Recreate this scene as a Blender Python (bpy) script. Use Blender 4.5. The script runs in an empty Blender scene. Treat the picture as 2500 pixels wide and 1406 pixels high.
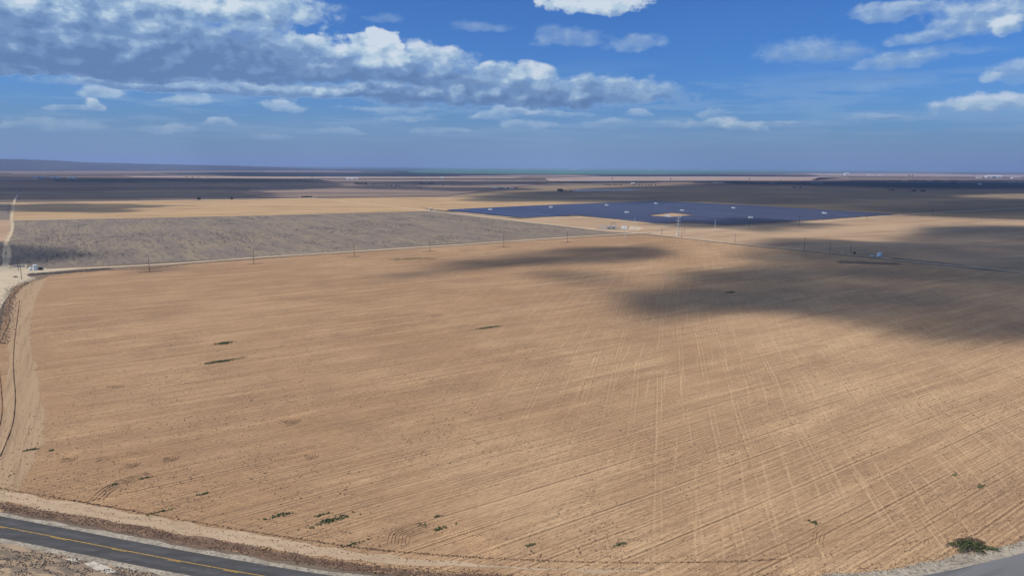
import bpy, math, random
import numpy as np
from mathutils import Vector

random.seed(7)
rng = np.random.default_rng(11)
SC = bpy.context.scene
COL = SC.collection
R = math.radians

# ------------------------------------------------------------------ camera
CAM_H = 100.0
F_PX, W_PX, H_PX, HORIZON = 1690.0, 2500.0, 1406.0, 407.5
ROLL = math.atan(12.5 / 1900.0)
PITCH = math.atan((H_PX / 2 - HORIZON) / F_PX)
cam_data = bpy.data.cameras.new("camera")
cam_data.sensor_width = 36.0
cam_data.lens = 36.0 * F_PX / W_PX
cam_data.clip_start = 1.0
cam_data.clip_end = 500000.0
cam = bpy.data.objects.new("camera", cam_data)
COL.objects.link(cam)
cam.location = (0, 0, CAM_H)
from mathutils import Matrix
cam.rotation_mode = 'QUATERNION'
cam.rotation_quaternion = (Matrix.Rotation(R(90) - PITCH, 3, 'X') @ Matrix.Rotation(ROLL, 3, 'Z')).to_quaternion()
SC.camera = cam

def ray(x, y):
    u = x - W_PX / 2
    v = -(y - H_PX / 2)
    c, s = math.cos(ROLL), math.sin(ROLL)
    u, v = u * c - v * s, u * s + v * c
    return Vector((u, F_PX * math.cos(PITCH) + v * math.sin(PITCH), -F_PX * math.sin(PITCH) + v * math.cos(PITCH)))

def G(x, y):
    """Ground point seen at a place in the photograph (flat ground, metres)."""
    r = ray(x, y)
    t = -CAM_H / min(r.z, -1.2)
    return Vector((r.x * t, r.y * t, 0.0))

def AE(x, y):
    r = ray(x, y)
    return math.atan2(r.x, r.y), math.atan2(r.z, math.hypot(r.x, r.y))

# ------------------------------------------------------------------ view, sun
SC.render.engine = 'CYCLES'
SC.view_settings.view_transform = 'Standard'
SC.view_settings.look = 'None'
SC.view_settings.exposure = 0.0
SC.view_settings.gamma = 1.0
SC.cycles.use_denoising = True
SC.cycles.use_adaptive_sampling = True
SC.cycles.adaptive_threshold = 0.02
SC.cycles.max_bounces = 3
SC.cycles.diffuse_bounces = 1
SC.cycles.glossy_bounces = 1
SC.cycles.transparent_max_bounces = 24
SC.cycles.volume_bounces = 1
SC.cycles.sample_clamp_indirect = 6.0

SUN_AZ, SUN_EL = R(-108.0), R(50.0)          # azimuth measured from +Y towards +X
SUN_DIR = Vector((math.sin(SUN_AZ) * math.cos(SUN_EL), math.cos(SUN_AZ) * math.cos(SUN_EL), math.sin(SUN_EL)))
sun_data = bpy.data.lights.new("sun", 'SUN')
sun_data.energy = 4.2
sun_data.angle = R(0.53)
sun_data.color = (1.0, 0.95, 0.87)
sun = bpy.data.objects.new("sun", sun_data)
COL.objects.link(sun)
sun.rotation_mode = 'QUATERNION'
sun.rotation_quaternion = SUN_DIR.to_track_quat('Z', 'Y')
sun.location = (-300, -100, 500)

# ------------------------------------------------------------------ node helper
class NT:
    def __init__(self, tree):
        self.t = tree
        self.n = tree.nodes
        self.l = tree.links
    def put(self, sock, v):
        if v is None:
            return
        if hasattr(v, 'is_output'):
            self.l.new(v, sock)
        elif isinstance(v, (tuple, list)):
            sock.default_value = tuple(v) if len(v) == len(sock.default_value) else tuple(v) + (1.0,)
        else:
            sock.default_value = v
    def m(self, op, a, b=None, c=None, clamp=False):
        n = self.n.new('ShaderNodeMath'); n.operation = op; n.use_clamp = clamp
        self.put(n.inputs[0], a); self.put(n.inputs[1], b); self.put(n.inputs[2], c)
        return n.outputs[0]
    def add(self, a, b): return self.m('ADD', a, b)
    def sub(self, a, b): return self.m('SUBTRACT', a, b)
    def mul(self, a, b, clamp=False): return self.m('MULTIPLY', a, b, clamp=clamp)
    def mad(self, a, b, c, clamp=False): return self.m('MULTIPLY_ADD', a, b, c, clamp)
    def vm(self, op, a, b=None, scale=None):
        n = self.n.new('ShaderNodeVectorMath'); n.operation = op
        self.put(n.inputs[0], a)
        if b is not None: self.put(n.inputs[1], b)
        if scale is not None: self.put(n.inputs['Scale'], scale)
        return n.outputs['Value'] if op in ('DOT_PRODUCT', 'LENGTH') else n.outputs['Vector']
    def xyz(self, x=0.0, y=0.0, z=0.0):
        n = self.n.new('ShaderNodeCombineXYZ')
        for i, v in enumerate((x, y, z)): self.put(n.inputs[i], v)
        return n.outputs[0]
    def sep(self, v):
        n = self.n.new('ShaderNodeSeparateXYZ'); self.put(n.inputs[0], v)
        return n.outputs
    def noise(self, vec, scale=1.0, detail=3.0, rough=0.55, dist=0.0, out='Fac'):
        n = self.n.new('ShaderNodeTexNoise')
        self.put(n.inputs['Vector'], vec); n.inputs['Scale'].default_value = scale
        n.inputs['Detail'].default_value = detail; n.inputs['Roughness'].default_value = rough
        n.inputs['Distortion'].default_value = dist
        return n.outputs[0] if out == 'Fac' else n.outputs[1]
    def ss(self, v, lo, hi, a=0.0, b=1.0):
        n = self.n.new('ShaderNodeMapRange'); n.interpolation_type = 'SMOOTHSTEP'
        self.put(n.inputs['Value'], v); self.put(n.inputs['From Min'], lo); self.put(n.inputs['From Max'], hi)
        self.put(n.inputs['To Min'], a); self.put(n.inputs['To Max'], b)
        return n.outputs[0]
    def mix(self, f, a, b, mode='MIX'):
        n = self.n.new('ShaderNodeMix'); n.data_type = 'RGBA'; n.blend_type = mode; n.clamp_factor = True
        self.put(n.inputs[0], f); self.put(n.inputs[6], a); self.put(n.inputs[7], b)
        return n.outputs[2]
    def bump(self, height, strength=0.5, dist=0.1):
        n = self.n.new('ShaderNodeBump'); n.inputs['Strength'].default_value = strength
        n.inputs['Distance'].default_value = dist; self.put(n.inputs['Height'], height)
        return n.outputs[0]

def lin(r, g, b):
    f = lambda c: (c / 255 / 12.92) if c <= 10 else ((c / 255 + 0.055) / 1.055) ** 2.4
    return (f(r), f(g), f(b))

# ------------------------------------------------------------------ world: Nishita sky with cumulus
world = bpy.data.worlds.new("World")
SC.world = world
world.use_nodes = True
wt = NT(world.node_tree)
wt.n.clear()
w_out = wt.n.new('ShaderNodeOutputWorld')
w_bg = wt.n.new('ShaderNodeBackground')
w_bg.inputs['Strength'].default_value = 0.1
wt.l.new(w_bg.outputs[0], w_out.inputs['Surface'])
sky = wt.n.new('ShaderNodeTexSky')
sky.sky_type = 'NISHITA'
sky.sun_disc = False
sky.sun_elevation = SUN_EL
sky.sun_rotation = SUN_AZ
sky.altitude = 100.0
sky.air_density = 1.0
sky.dust_density = 0.6
sky.ozone_density = 3.0
tc = wt.n.new('ShaderNodeTexCoord')
d = wt.sep(tc.outputs['Generated'])
el = wt.m('ARCSINE', wt.m('MINIMUM', wt.m('MAXIMUM', d[2], -1.0), 1.0))
az = wt.m('ARCTAN2', d[0], d[1])
sky_col = wt.vm('MULTIPLY', sky.outputs[0], wt.mix(wt.ss(el, 0.0, 0.16), (0.36, 0.57, 0.98, 1), (0.25, 0.55, 1.04, 1)))

# angular noise shared by every cumulus
p_ang = wt.xyz(wt.mul(az, 17.0), wt.mul(el, 30.0), 0.0)
warp = wt.noise(p_ang, 1.0, 4, 0.55, out='Color')
P_W = wt.vm('ADD', wt.xyz(az, el, 0.0), wt.vm('MULTIPLY', wt.vm('SUBTRACT', warp, (0.5, 0.5, 0.5)), (0.060, 0.026, 0.0)))
p_fine = wt.xyz(wt.mul(az, 36.0), wt.mul(el, 54.0), 3.0)
n_puff = wt.noise(p_fine, 1.0, 6, 0.60)
n_lit = wt.noise(wt.vm('ADD', p_fine, (-0.35, 0.30, 0.0)), 1.0, 3, 0.5)
n_soft = wt.noise(p_fine, 1.0, 3, 0.5)
n_lay = wt.noise(wt.xyz(wt.mul(az, 16.0), wt.mul(el, 40.0), 7.0), 1.0, 5, 0.6)
N_COV = wt.mad(n_puff, 2.3, -0.05)
N_SH = wt.add(wt.mul(wt.sub(n_soft, n_lit), 1.25), wt.mad(n_lay, 1.0, -0.48))

GAIN = 10.0        # the Background runs at 0.1
def cloudcol(r, g, b):
    c = lin(r, g, b); return (c[0] * GAIN, c[1] * GAIN, c[2] * GAIN)

cg = bpy.data.node_groups.new('cumulus', 'ShaderNodeTree')
for nm, tp in (('P', 'NodeSocketVector'), ('Cov', 'NodeSocketFloat'), ('Shade', 'NodeSocketFloat'), ('S', 'NodeSocketFloat'), ('A', 'NodeSocketFloat'),
               ('Inv', 'NodeSocketVector'), ('Off', 'NodeSocketVector'), ('Soft', 'NodeSocketFloat'), ('Opac', 'NodeSocketFloat'), ('Lift', 'NodeSocketFloat')):
    cg.interface.new_socket(name=nm, in_out='INPUT', socket_type=tp)
for nm in ('S', 'A'):
    cg.interface.new_socket(name=nm, in_out='OUTPUT', socket_type='NodeSocketFloat')
gt = NT(cg)
gi = gt.n.new('NodeGroupInput').outputs; go = gt.n.new('NodeGroupOutput')
def vmad(nt, a, b_, c):
    n = nt.n.new('ShaderNodeVectorMath'); n.operation = 'MULTIPLY_ADD'
    nt.put(n.inputs[0], a); nt.put(n.inputs[1], b_); nt.put(n.inputs[2], c); return n.outputs[0]
def fmix(nt, f, a, b_):
    n = nt.n.new('ShaderNodeMix'); n.data_type = 'FLOAT'; n.clamp_factor = True
    nt.put(n.inputs[0], f); nt.put(n.inputs[2], a); nt.put(n.inputs[3], b_); return n.outputs[0]
q_ = vmad(gt, gi['P'], gi['Inv'], gi['Off'])
q2 = vmad(gt, gt.vm('MINIMUM', q_, (0.0, 0.0, 0.0)), (0.0, 0.7, 0.0), q_)          # flat underside
al = gt.ss(gt.sub(gi['Cov'], gt.vm('DOT_PRODUCT', q2, q2)), 0.0, gi['Soft'], 0.0, gi['Opac'])
sh = gt.add(gt.add(gt.vm('DOT_PRODUCT', q2, (0.0, 0.40, 0.0)), gi['Shade']), gi['Lift'])
gt.l.new(fmix(gt, al, gi['S'], sh), go.inputs['S'])
gt.l.new(fmix(gt, al, gi['A'], 1.0), go.inputs['A'])

# scattered cloud over the whole sky, thin rows towards the horizon
inv = wt.m('DIVIDE', 1.0, wt.m('MAXIMUM', wt.add(d[2], 0.02), 0.02))
pl = wt.xyz(wt.mul(d[0], inv), wt.mul(d[1], inv), 0.0)
deck = wt.noise(pl, 0.45, 5, 0.6)
low = wt.mul(wt.ss(deck, 0.47, 0.68), wt.mul(wt.ss(el, 0.010, 0.05), wt.ss(el, 0.16, 0.08)))
high = wt.mul(wt.ss(deck, 0.50, 0.60), wt.ss(el, 0.24, 0.36))
A0 = wt.add(wt.mul(low, 0.42), high)
S0 = wt.mad(wt.ss(deck, 0.72, 0.50), 0.5, 0.35)

def cumulus(S, A, x, y, rx, ry, opac=0.9, lift=0.4, soft=0.85):
    """One cumulus: centre and half-sizes as seen in the sky; lit crown, grey base."""
    a0, e0 = AE(x, y)
    ia, ie = F_PX / rx, F_PX / ry
    g = wt.n.new('ShaderNodeGroup'); g.node_tree = cg
    for nm, v in (('P', P_W), ('Cov', N_COV), ('Shade', N_SH), ('S', S), ('A', A)): wt.put(g.inputs[nm], v)
    g.inputs['Inv'].default_value = (ia, ie, 0.0); g.inputs['Off'].default_value = (-a0 * ia, -e0 * ie, 0.0)
    g.inputs['Soft'].default_value = soft; g.inputs['Opac'].default_value = opac; g.inputs['Lift'].default_value = lift
    return g.outputs['S'], g.outputs['A']

CUMULI = [
    # small ones low over the plain
    (130, 306, 100, 17, .45, .5), (410, 322, 75, 16, .5, .5), (550, 309, 42, 15, .55, .6), (240, 263, 26, 16, .8, .75), (175, 268, 60, 8, .5),
    (1090, 328, 80, 14, .4, .5), (660, 334, 50, 12, .4, .5), (1480, 300, 60, 14, .45, .55), (1650, 306, 50, 12, .4, .5), (840, 322, 60, 12, .4, .5), (1200, 286, 60, 14, .5, .55), (1560, 284, 40, 12, .45, .6), (1290, 304, 76, 14, .5, .5), (985, 291, 66, 14, .45, .5),
    (1745, 296, 64, 17, .68, .65), (1825, 307, 50, 18, .68, .65), (1920, 302, 60, 10, .45), (2150, 288, 90, 9, .4), (2390, 262, 108, 30, .8, .7),
    (1265, 271, 70, 15, .65, .7), (1380, 277, 80, 9, .5), (1735, 272, 45, 10, .4), (460, 246, 60, 17, .65, .6), (255, 232, 48, 20, .65, .6), (685, 257, 55, 20, .6, .6), (960, 266, 130, 11, .45),
    # the long bank, far members first
    (1440, 234, 260, 50, .85, .28, 1.0), (1410, 240, 40, 22, .85, .75), (1575, 248, 46, 20, .5, .4, 1.2), (1500, 202, 70, 26, .6, .5, 1.0),
    (1180, 236, 370, 50, .94, .16, .9), (1300, 190, 66, 40, .92, .70), (1205, 188, 66, 34, .92, .62), (1110, 196, 100, 30, .85, .35, .9),
    (930, 226, 320, 26, .9, .22, .9), (540, 216, 330, 24, .92, .42, .5), (960, 194, 66, 20, .85, .7), (640, 214, 120, 16, .8, .55),
    (110, 160, 290, 30, .95, .58, .5), (330, 184, 240, 22, .92, .5, .5), (890, 178, 330, 40, .92, .16, .9),
    (1030, 142, 125, 40, .92, .62), (925, 132, 70, 56, .96, .85, .4), (860, 152, 95, 34, .92, .62), (745, 134, 135, 46, .92, .6, .6), (660, 122, 75, 32, .85, .5),
    (560, 166, 360, 54, .95, .10, .9), (250, 146, 350, 66, .95, .08, .9), (380, 128, 90, 22, .6, .5, 1.1), (190, 84, 100, 22, .6, .6, 1.1),
    (330, 104, 410, 80, .95, .16, .9), (80, 76, 290, 95, .92, .36, 1.0), (600, 70, 60, 24, .7, .75),
    (460, 8, 300, 84, .97, .62, .7), (110, 0, 300, 84, .96, .56, .8), (520, 20, 110, 40, .7, .9, 1.0), (75, 18, 60, 24, .6, .85, 1.2), (640, 34, 70, 60, .6, .55, 1.2), (260, 66, 330, 36, .8, .22, 1.2),
    # the clear side
    (750, 24, 105, 24, .35, .3, 1.6), (925, 49, 66, 11, .32, .3, 1.6), (1175, 68, 70, 16, .4, .3, 1.6),
    (1395, 97, 110, 27, .48, .3, 1.5), (1555, 112, 80, 24, .52, .4, 1.4),
    (1455, 8, 140, 42, .97, .95, .5), (2185, 32, 105, 22, .66, .45, 1.0), (2420, 48, 130, 52, .8, .5, 1.1), (2450, 72, 32, 22, .7, .85),
    (2240, 95, 70, 21, .62, .5, 1.1), (1985, 132, 125, 42, .58, .35, 1.3), (2185, 156, 90, 29, .64, .45, 1.1), (2300, 128, 120, 14, .3, .3, 1.6),
    (2420, 192, 26, 15, .6, .7), (2490, 182, 55, 32, .55, .45, 1.2), (2120, 212, 140, 18, .22, .35, 1.6),
]
S_, A_ = S0, A0
for c in CUMULI:
    S_, A_ = cumulus(S_, A_, *c)
ramp = wt.n.new('ShaderNodeValToRGB')
er = ramp.color_ramp; er.interpolation = 'EASE'
STOPS = ((0.0, (96, 128, 174)), (0.30, (114, 146, 190)), (0.58, (148, 177, 210)), (0.80, (184, 206, 224)), (1.0, (210, 222, 234)))
for i, (p_, c) in enumerate(STOPS):
    e_ = er.elements[i] if i < 2 else er.elements.new(p_)
    e_.position = p_; e_.color = lin(*c) + (1.0,)
wt.put(ramp.inputs[0], S_)
col = wt.mix(A_, sky_col, wt.vm('SCALE', ramp.outputs[0], scale=GAIN))
# air between the eye and everything low in the sky
haze_low = wt.ss(el, 0.085, -0.01, 0.0, 0.75)
col = wt.mix(haze_low, col, cloudcol(122, 153, 195))
wt.l.new(col, w_bg.inputs['Color'])
world.cycles.sampling_method = 'NONE'
world.cycles.sample_map_resolution = 256

# ------------------------------------------------------------------ object helpers
def tag(o, label=None, cat=None, group=None, kind=None):
    if label: o['label'] = label
    if cat: o['category'] = cat
    if group: o['group'] = group
    if kind: o['kind'] = kind
    return o

def mesh_obj(name, verts, faces, mat=None, parent=None, smooth=False):
    me = bpy.data.meshes.new(name)
    me.from_pydata([tuple(v) for v in verts], [], [tuple(f) for f in faces])
    if mat: me.materials.append(mat)
    if smooth: me.polygons.foreach_set('use_smooth', [True] * len(me.polygons))
    me.update()
    o = bpy.data.objects.new(name, me)
    COL.objects.link(o)
    if parent: o.parent = parent
    return o

def empty(name, loc, rz=0.0):
    o = bpy.data.objects.new(name, None)
    o.empty_display_size = 1.0
    COL.objects.link(o)
    o.location = loc
    o.rotation_euler = (0, 0, rz)
    return o

def copy_tree(o, parent=None):
    c = o.copy(); COL.objects.link(c)
    if parent is not None: c.parent = parent
    for ch in list(o.children): copy_tree(ch, c)
    return c

class MB:
    """Collects simple solids into one mesh."""
    def __init__(self): self.v, self.f = [], []
    def box(self, x0, y0, z0, x1, y1, z1):
        b = len(self.v)
        self.v += [(x0, y0, z0), (x1, y0, z0), (x1, y1, z0), (x0, y1, z0), (x0, y0, z1), (x1, y0, z1), (x1, y1, z1), (x0, y1, z1)]
        self.f += [tuple(b + i for i in q) for q in ((3, 2, 1, 0), (4, 5, 6, 7), (0, 1, 5, 4), (1, 2, 6, 5), (2, 3, 7, 6), (3, 0, 4, 7))]
        return self
    def tube(self, p, q, r0, r1=None, n=8, caps=True):
        r1 = r0 if r1 is None else r1
        p, q = Vector(p), Vector(q)
        ax = (q - p).normalized()
        s = ax.orthogonal().normalized(); t = ax.cross(s)
        b = len(self.v)
        for c, r in ((p, r0), (q, r1)):
            for i in range(n):
                a = 2 * math.pi * i / n
                self.v.append(tuple(c + s * (r * math.cos(a)) + t * (r * math.sin(a))))
        for i in range(n):
            j = (i + 1) % n
            self.f.append((b + i, b + j, b + n + j, b + n + i))
        if caps:
            self.f.append(tuple(b + i for i in reversed(range(n)))); self.f.append(tuple(b + n + i for i in range(n)))
        return self
    def lathe(self, prof, n=20, cx=0, cy=0):
        b = len(self.v); k = len(prof)
        for (r, z) in prof:
            for i in range(n):
                a = 2 * math.pi * i / n
                self.v.append((cx + r * math.cos(a), cy + r * math.sin(a), z))
        for m in range(k - 1):
            for i in range(n):
                j = (i + 1) % n
                self.f.append((b + m * n + i, b + m * n + j, b + (m + 1) * n + j, b + (m + 1) * n + i))
        self.f.append(tuple(b + (k - 1) * n + i for i in range(n)))
        return self
    def build(self, name, mat, parent=None, smooth=False):
        return mesh_obj(name, self.v, self.f, mat, parent, smooth)

def material(name):
    m = bpy.data.materials.new(name)
    m.use_nodes = True
    nt = NT(m.node_tree)
    b = m.node_tree.nodes['Principled BSDF']
    b.inputs['Specular IOR Level'].default_value = 0.2
    b.inputs['Roughness'].default_value = 0.9
    return m, nt, b

def pos_of(nt):
    return nt.n.new('ShaderNodeNewGeometry').outputs['Position']

def plain(name, colr, rough=0.7, spec=0.3, metal=0.0, var=0.15, scale=0.8):
    """A colour with grain and wear."""
    m, nt, b = material(name)
    o = nt.n.new('ShaderNodeTexCoord').outputs['Object']
    n = nt.noise(o, scale, 4, 0.6)
    f = nt.ss(n, 0.3, 0.7, 1 - var, 1 + var)
    nt.put(b.inputs['Base Color'], nt.vm('SCALE', colr, scale=f))
    b.inputs['Roughness'].default_value = rough
    b.inputs['Specular IOR Level'].default_value = spec
    b.inputs['Metallic'].default_value = metal
    return m

# field axes: rows run along ROW, the long straight wheelings run along TRK
ROW = Vector((0.828, 0.560, 0)).normalized()
ROWP = Vector((-ROW.y, ROW.x, 0))
TRK_AZ = R(12.0)
TRKP = Vector((math.cos(TRK_AZ), -math.sin(TRK_AZ), 0))

def rowcoords(nt, p):
    r = nt.vm('DOT_PRODUCT', p, tuple(ROW)); q = nt.vm('DOT_PRODUCT', p, tuple(ROWP))
    return r, q

# ------------------------------------------------------------------ ground materials
def make_field_soil():
    m, nt, b = material('stubble_soil')
    p = pos_of(nt)
    r, q = rowcoords(nt, p)
    wob = nt.noise(p, 0.006, 2, 0.5)
    q1 = nt.mad(wob, 4.0, q)
    big = nt.noise(p, 0.008, 4, 0.62)
    mid = nt.noise(nt.xyz(nt.mul(r, 0.011), nt.mul(q1, 0.085)), 1.0, 4, 0.62)
    streak = nt.noise(nt.xyz(nt.mul(r, 0.010), nt.mul(q1, 0.60)), 1.0, 5, 0.70)
    fine = nt.noise(nt.xyz(nt.mul(r, 0.30), nt.mul(q1, 2.0)), 1.0, 3, 0.7)
    grain = nt.noise(nt.xyz(nt.mul(r, 0.75), nt.mul(q, 1.5)), 1.0, 4, 0.8)
    c = nt.mix(nt.ss(big, 0.36, 0.64), (0.325, 0.212, 0.132), (0.400, 0.275, 0.178))
    blot = nt.noise(p, 0.022, 5, 0.62)
    c = nt.mix(nt.mul(nt.ss(blot, 0.50, 0.66), 0.55), c, (0.255, 0.165, 0.115))
    c = nt.mix(nt.mul(nt.ss(blot, 0.44, 0.30), 0.35), c, (0.46, 0.335, 0.215))
    c = nt.mix(nt.mul(nt.ss(mid, 0.50, 0.68), 0.60), c, (0.265, 0.172, 0.112))
    c = nt.mix(nt.mul(nt.ss(mid, 0.48, 0.30), 0.55), c, (0.455, 0.318, 0.205))
    c = nt.mix(nt.mul(nt.ss(streak, 0.50, 0.63), 0.70), c, (0.235, 0.152, 0.100))
    c = nt.mix(nt.mul(nt.ss(streak, 0.47, 0.32), 0.50), c, (0.49, 0.345, 0.225))
    c = nt.mix(nt.mul(nt.ss(fine, 0.50, 0.64), 0.60), c, (0.205, 0.135, 0.090))
    c = nt.mix(nt.mul(nt.ss(fine, 0.46, 0.34), 0.45), c, (0.50, 0.355, 0.235))
    patch = nt.ss(nt.noise(p, 0.045, 4, 0.7), 0.38, 0.58)
    c = nt.mix(nt.mul(nt.mul(nt.ss(grain, 0.52, 0.62), patch), 0.80), c, (0.135, 0.092, 0.062))
    # single tillage rows, about a metre and a half apart
    row = nt.m('PINGPONG', nt.mad(fine, 0.25, q1), 0.75)
    rowm = nt.mul(nt.ss(row, 0.22, 0.60), nt.ss(mid, 0.35, 0.60))
    c = nt.mix(nt.mul(rowm, 0.42), c, (0.215, 0.140, 0.092))
    # edges of the implement passes: thin broken furrows
    brk = nt.noise(nt.xyz(nt.mul(r, 0.016), nt.mul(q, 0.13), 4.0), 1.0, 4, 0.62)
    q3 = nt.mad(nt.noise(nt.xyz(nt.mul(r, 0.004), nt.mul(q, 0.06)), 1.0, 2, 0.5), 2.2, q1)
    ph = nt.m('PINGPONG', q3, 5.6)
    pass_line = nt.mul(nt.ss(ph, 0.34, 0.06), nt.ss(brk, 0.43, 0.56))
    ridge = nt.mul(nt.mul(nt.ss(ph, 0.34, 0.55), nt.ss(ph, 1.15, 0.7)), nt.ss(brk, 0.40, 0.55))
    c = nt.mix(nt.mul(pass_line, 0.75), c, (0.125, 0.078, 0.048))
    c = nt.mix(nt.mul(ridge, 0.35), c, (0.50, 0.355, 0.23))
    # drill lines between the passes
    dl = nt.m('PINGPONG', nt.mad(nt.noise(nt.xyz(nt.mul(r, 0.01), nt.mul(q, 0.2)), 1.0, 2, 0.5), 1.2, q1), 1.75)
    dbr = nt.noise(nt.xyz(nt.mul(r, 0.05), nt.mul(q, 0.35), 2.0), 1.0, 4, 0.65)
    drill = nt.mul(nt.ss(dl, 0.30, 0.06), nt.ss(dbr, 0.42, 0.58))
    c = nt.mix(nt.mul(drill, 0.60), c, (0.165, 0.105, 0.068))
    drill_l = nt.mul(nt.mul(nt.ss(dl, 0.30, 0.55), nt.ss(dl, 1.0, 0.7)), nt.ss(dbr, 0.40, 0.6))
    c = nt.mix(nt.mul(drill_l, 0.30), c, (0.50, 0.36, 0.24))
    # older wheelings across the rows
    tq = nt.vm('DOT_PRODUCT', p, tuple(TRKP))
    tq = nt.mad(nt.noise(p, 0.004, 2, 0.5), 9.0, tq)
    tph = nt.m('PINGPONG', nt.add(tq, 3.0), 5.4)
    tbr = nt.noise(nt.xyz(nt.mul(tq, 0.10), nt.mul(nt.vm('DOT_PRODUCT', p, (math.sin(TRK_AZ), math.cos(TRK_AZ), 0)), 0.012), 9.0), 1.0, 4, 0.7)
    side = nt.ss(nt.vm('DOT_PRODUCT', p, (0.94, 0.34, 0)), 20.0, 180.0)
    tmask = nt.mul(nt.ss(tbr, 0.40, 0.58), nt.mad(side, 0.7, 0.3))
    trk = nt.mul(nt.ss(nt.m('ABSOLUTE', nt.sub(tph, 0.95)), 0.42, 0.10), tmask)
    trk_d = nt.mul(nt.ss(nt.m('ABSOLUTE', nt.sub(tph, 1.75)), 0.42, 0.10), nt.mul(tmask, nt.ss(grain, 0.45, 0.6)))
    c = nt.mix(nt.mul(nt.mul(trk, nt.ss(streak, 0.62, 0.46, 0.25, 1.0)), 0.36), c, (0.50, 0.36, 0.235))
    c = nt.mix(nt.mul(trk_d, 0.55), c, (0.15, 0.10, 0.068))
    t2 = nt.m('PINGPONG', nt.add(nt.vm('DOT_PRODUCT', p, (math.cos(TRK_AZ + 0.05), -math.sin(TRK_AZ + 0.05), 0)), nt.mul(big, 7.0)), 3.7)
    t2b = nt.noise(nt.xyz(nt.mul(t2, 0.5), nt.mul(nt.vm('DOT_PRODUCT', p, (0.2, 0.98, 0)), 0.02), nt.mul(tq, 0.06)), 1.0, 3, 0.6)
    c = nt.mix(nt.mul(nt.mul(nt.ss(t2, 0.6, 0.15), nt.ss(t2b, 0.44, 0.60)), nt.mad(side, 0.20, 0.08)), c, (0.50, 0.36, 0.235))
    west = nt.ss(nt.add(nt.vm('DOT_PRODUCT', p, (0.95, -0.3, 0)), nt.mul(nt.sub(big, 0.5), 160.0)), -190.0, 60.0)
    c = nt.vm('MULTIPLY', c, nt.mix(west, (1.13, 1.03, 0.87, 1), (1.29, 1.21, 1.02, 1)))
    nt.put(b.inputs['Base Color'], c)
    hgt = nt.add(nt.mul(streak, 0.40), nt.add(nt.mul(fine, 0.30), nt.mul(grain, 0.28)))
    hgt = nt.add(hgt, nt.add(nt.mul(ridge, 0.20), nt.mul(nt.add(nt.add(nt.add(pass_line, nt.mul(drill, 0.6)), nt.mul(trk, 0.4)), nt.mul(rowm, 0.4)), -0.28)))
    nt.put(b.inputs['Normal'], nt.bump(hgt, 0.8, 0.5))
    b.inputs['Specular IOR Level'].default_value = 0.05
    b.inputs['Roughness'].default_value = 1.0
    return m

def make_bare(name, c0, c1, c2, scale=0.05, streak=None, bump=0.4, contrast=1.0, fine_scale=0.9, drag=0.16):
    """Soil or dry grassland: broad patches, finer mottling, optional drag along a direction."""
    m, nt, b = material(name)
    p = pos_of(nt)
    if streak:
        s = Vector(streak).normalized(); t = Vector((-s.y, s.x, 0))
        v = nt.xyz(nt.mul(nt.vm('DOT_PRODUCT', p, (s.x, s.y, 0)), drag), nt.vm('DOT_PRODUCT', p, (t.x, t.y, 0)))
    else:
        v = p
    big = nt.noise(v, scale * 0.22, 4, 0.6)
    mid = nt.noise(v, scale, 5, 0.62)
    fin = nt.noise(v, fine_scale, 3, 0.7)
    k = 0.12 / contrast
    c = nt.mix(nt.ss(big, 0.5 - k, 0.5 + k), c0, c1)
    c = nt.mix(nt.mul(nt.ss(mid, 0.5, 0.5 + k), 0.8), c, c2)
    dk = tuple(x * 0.55 for x in c2)
    c = nt.mix(nt.mul(nt.ss(fin, 0.55, 0.72), 0.5), c, dk)
    nt.put(b.inputs['Base Color'], c)
    nt.put(b.inputs['Normal'], nt.bump(nt.add(nt.mul(mid, 0.6), nt.mul(fin, 0.3)), bump, 0.6))
    b.inputs['Specular IOR Level'].default_value = 0.05
    b.inputs['Roughness'].default_value = 1.0
    return m

def make_patchwork():
    """Far farmland: holdings of differing crops, too distant to part."""
    m, nt, b = material('far_farmland')
    p = pos_of(nt)
    r, q = rowcoords(nt, p)
    v = nt.n.new('ShaderNodeTexVoronoi'); v.distance = 'CHEBYCHEV'; v.inputs['Scale'].default_value = 1.0
    v.inputs['Randomness'].default_value = 0.75
    nt.put(v.inputs['Vector'], nt.xyz(nt.mul(r, 1 / 1500.0), nt.mul(q, 1 / 900.0)))
    cs = nt.sep(v.outputs['Color'])
    c = nt.mix(nt.ss(cs[0], 0.35, 0.75), (0.13, 0.095, 0.075), (0.225, 0.155, 0.115))
    c = nt.mix(nt.m('GREATER_THAN', cs[1], 0.62), c, (0.045, 0.052, 0.038))
    c = nt.mix(nt.m('GREATER_THAN', cs[2], 0.88), c, (0.34, 0.26, 0.20))
    n = nt.noise(p, 0.0016, 4, 0.6)
    c = nt.mix(nt.mul(nt.ss(n, 0.42, 0.62), 0.7), c, (0.085, 0.066, 0.056))
    nt.put(b.inputs['Base Color'], c)
    b.inputs['Specular IOR Level'].default_value = 0.0
    b.inputs['Roughness'].default_value = 1.0
    return m

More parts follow.
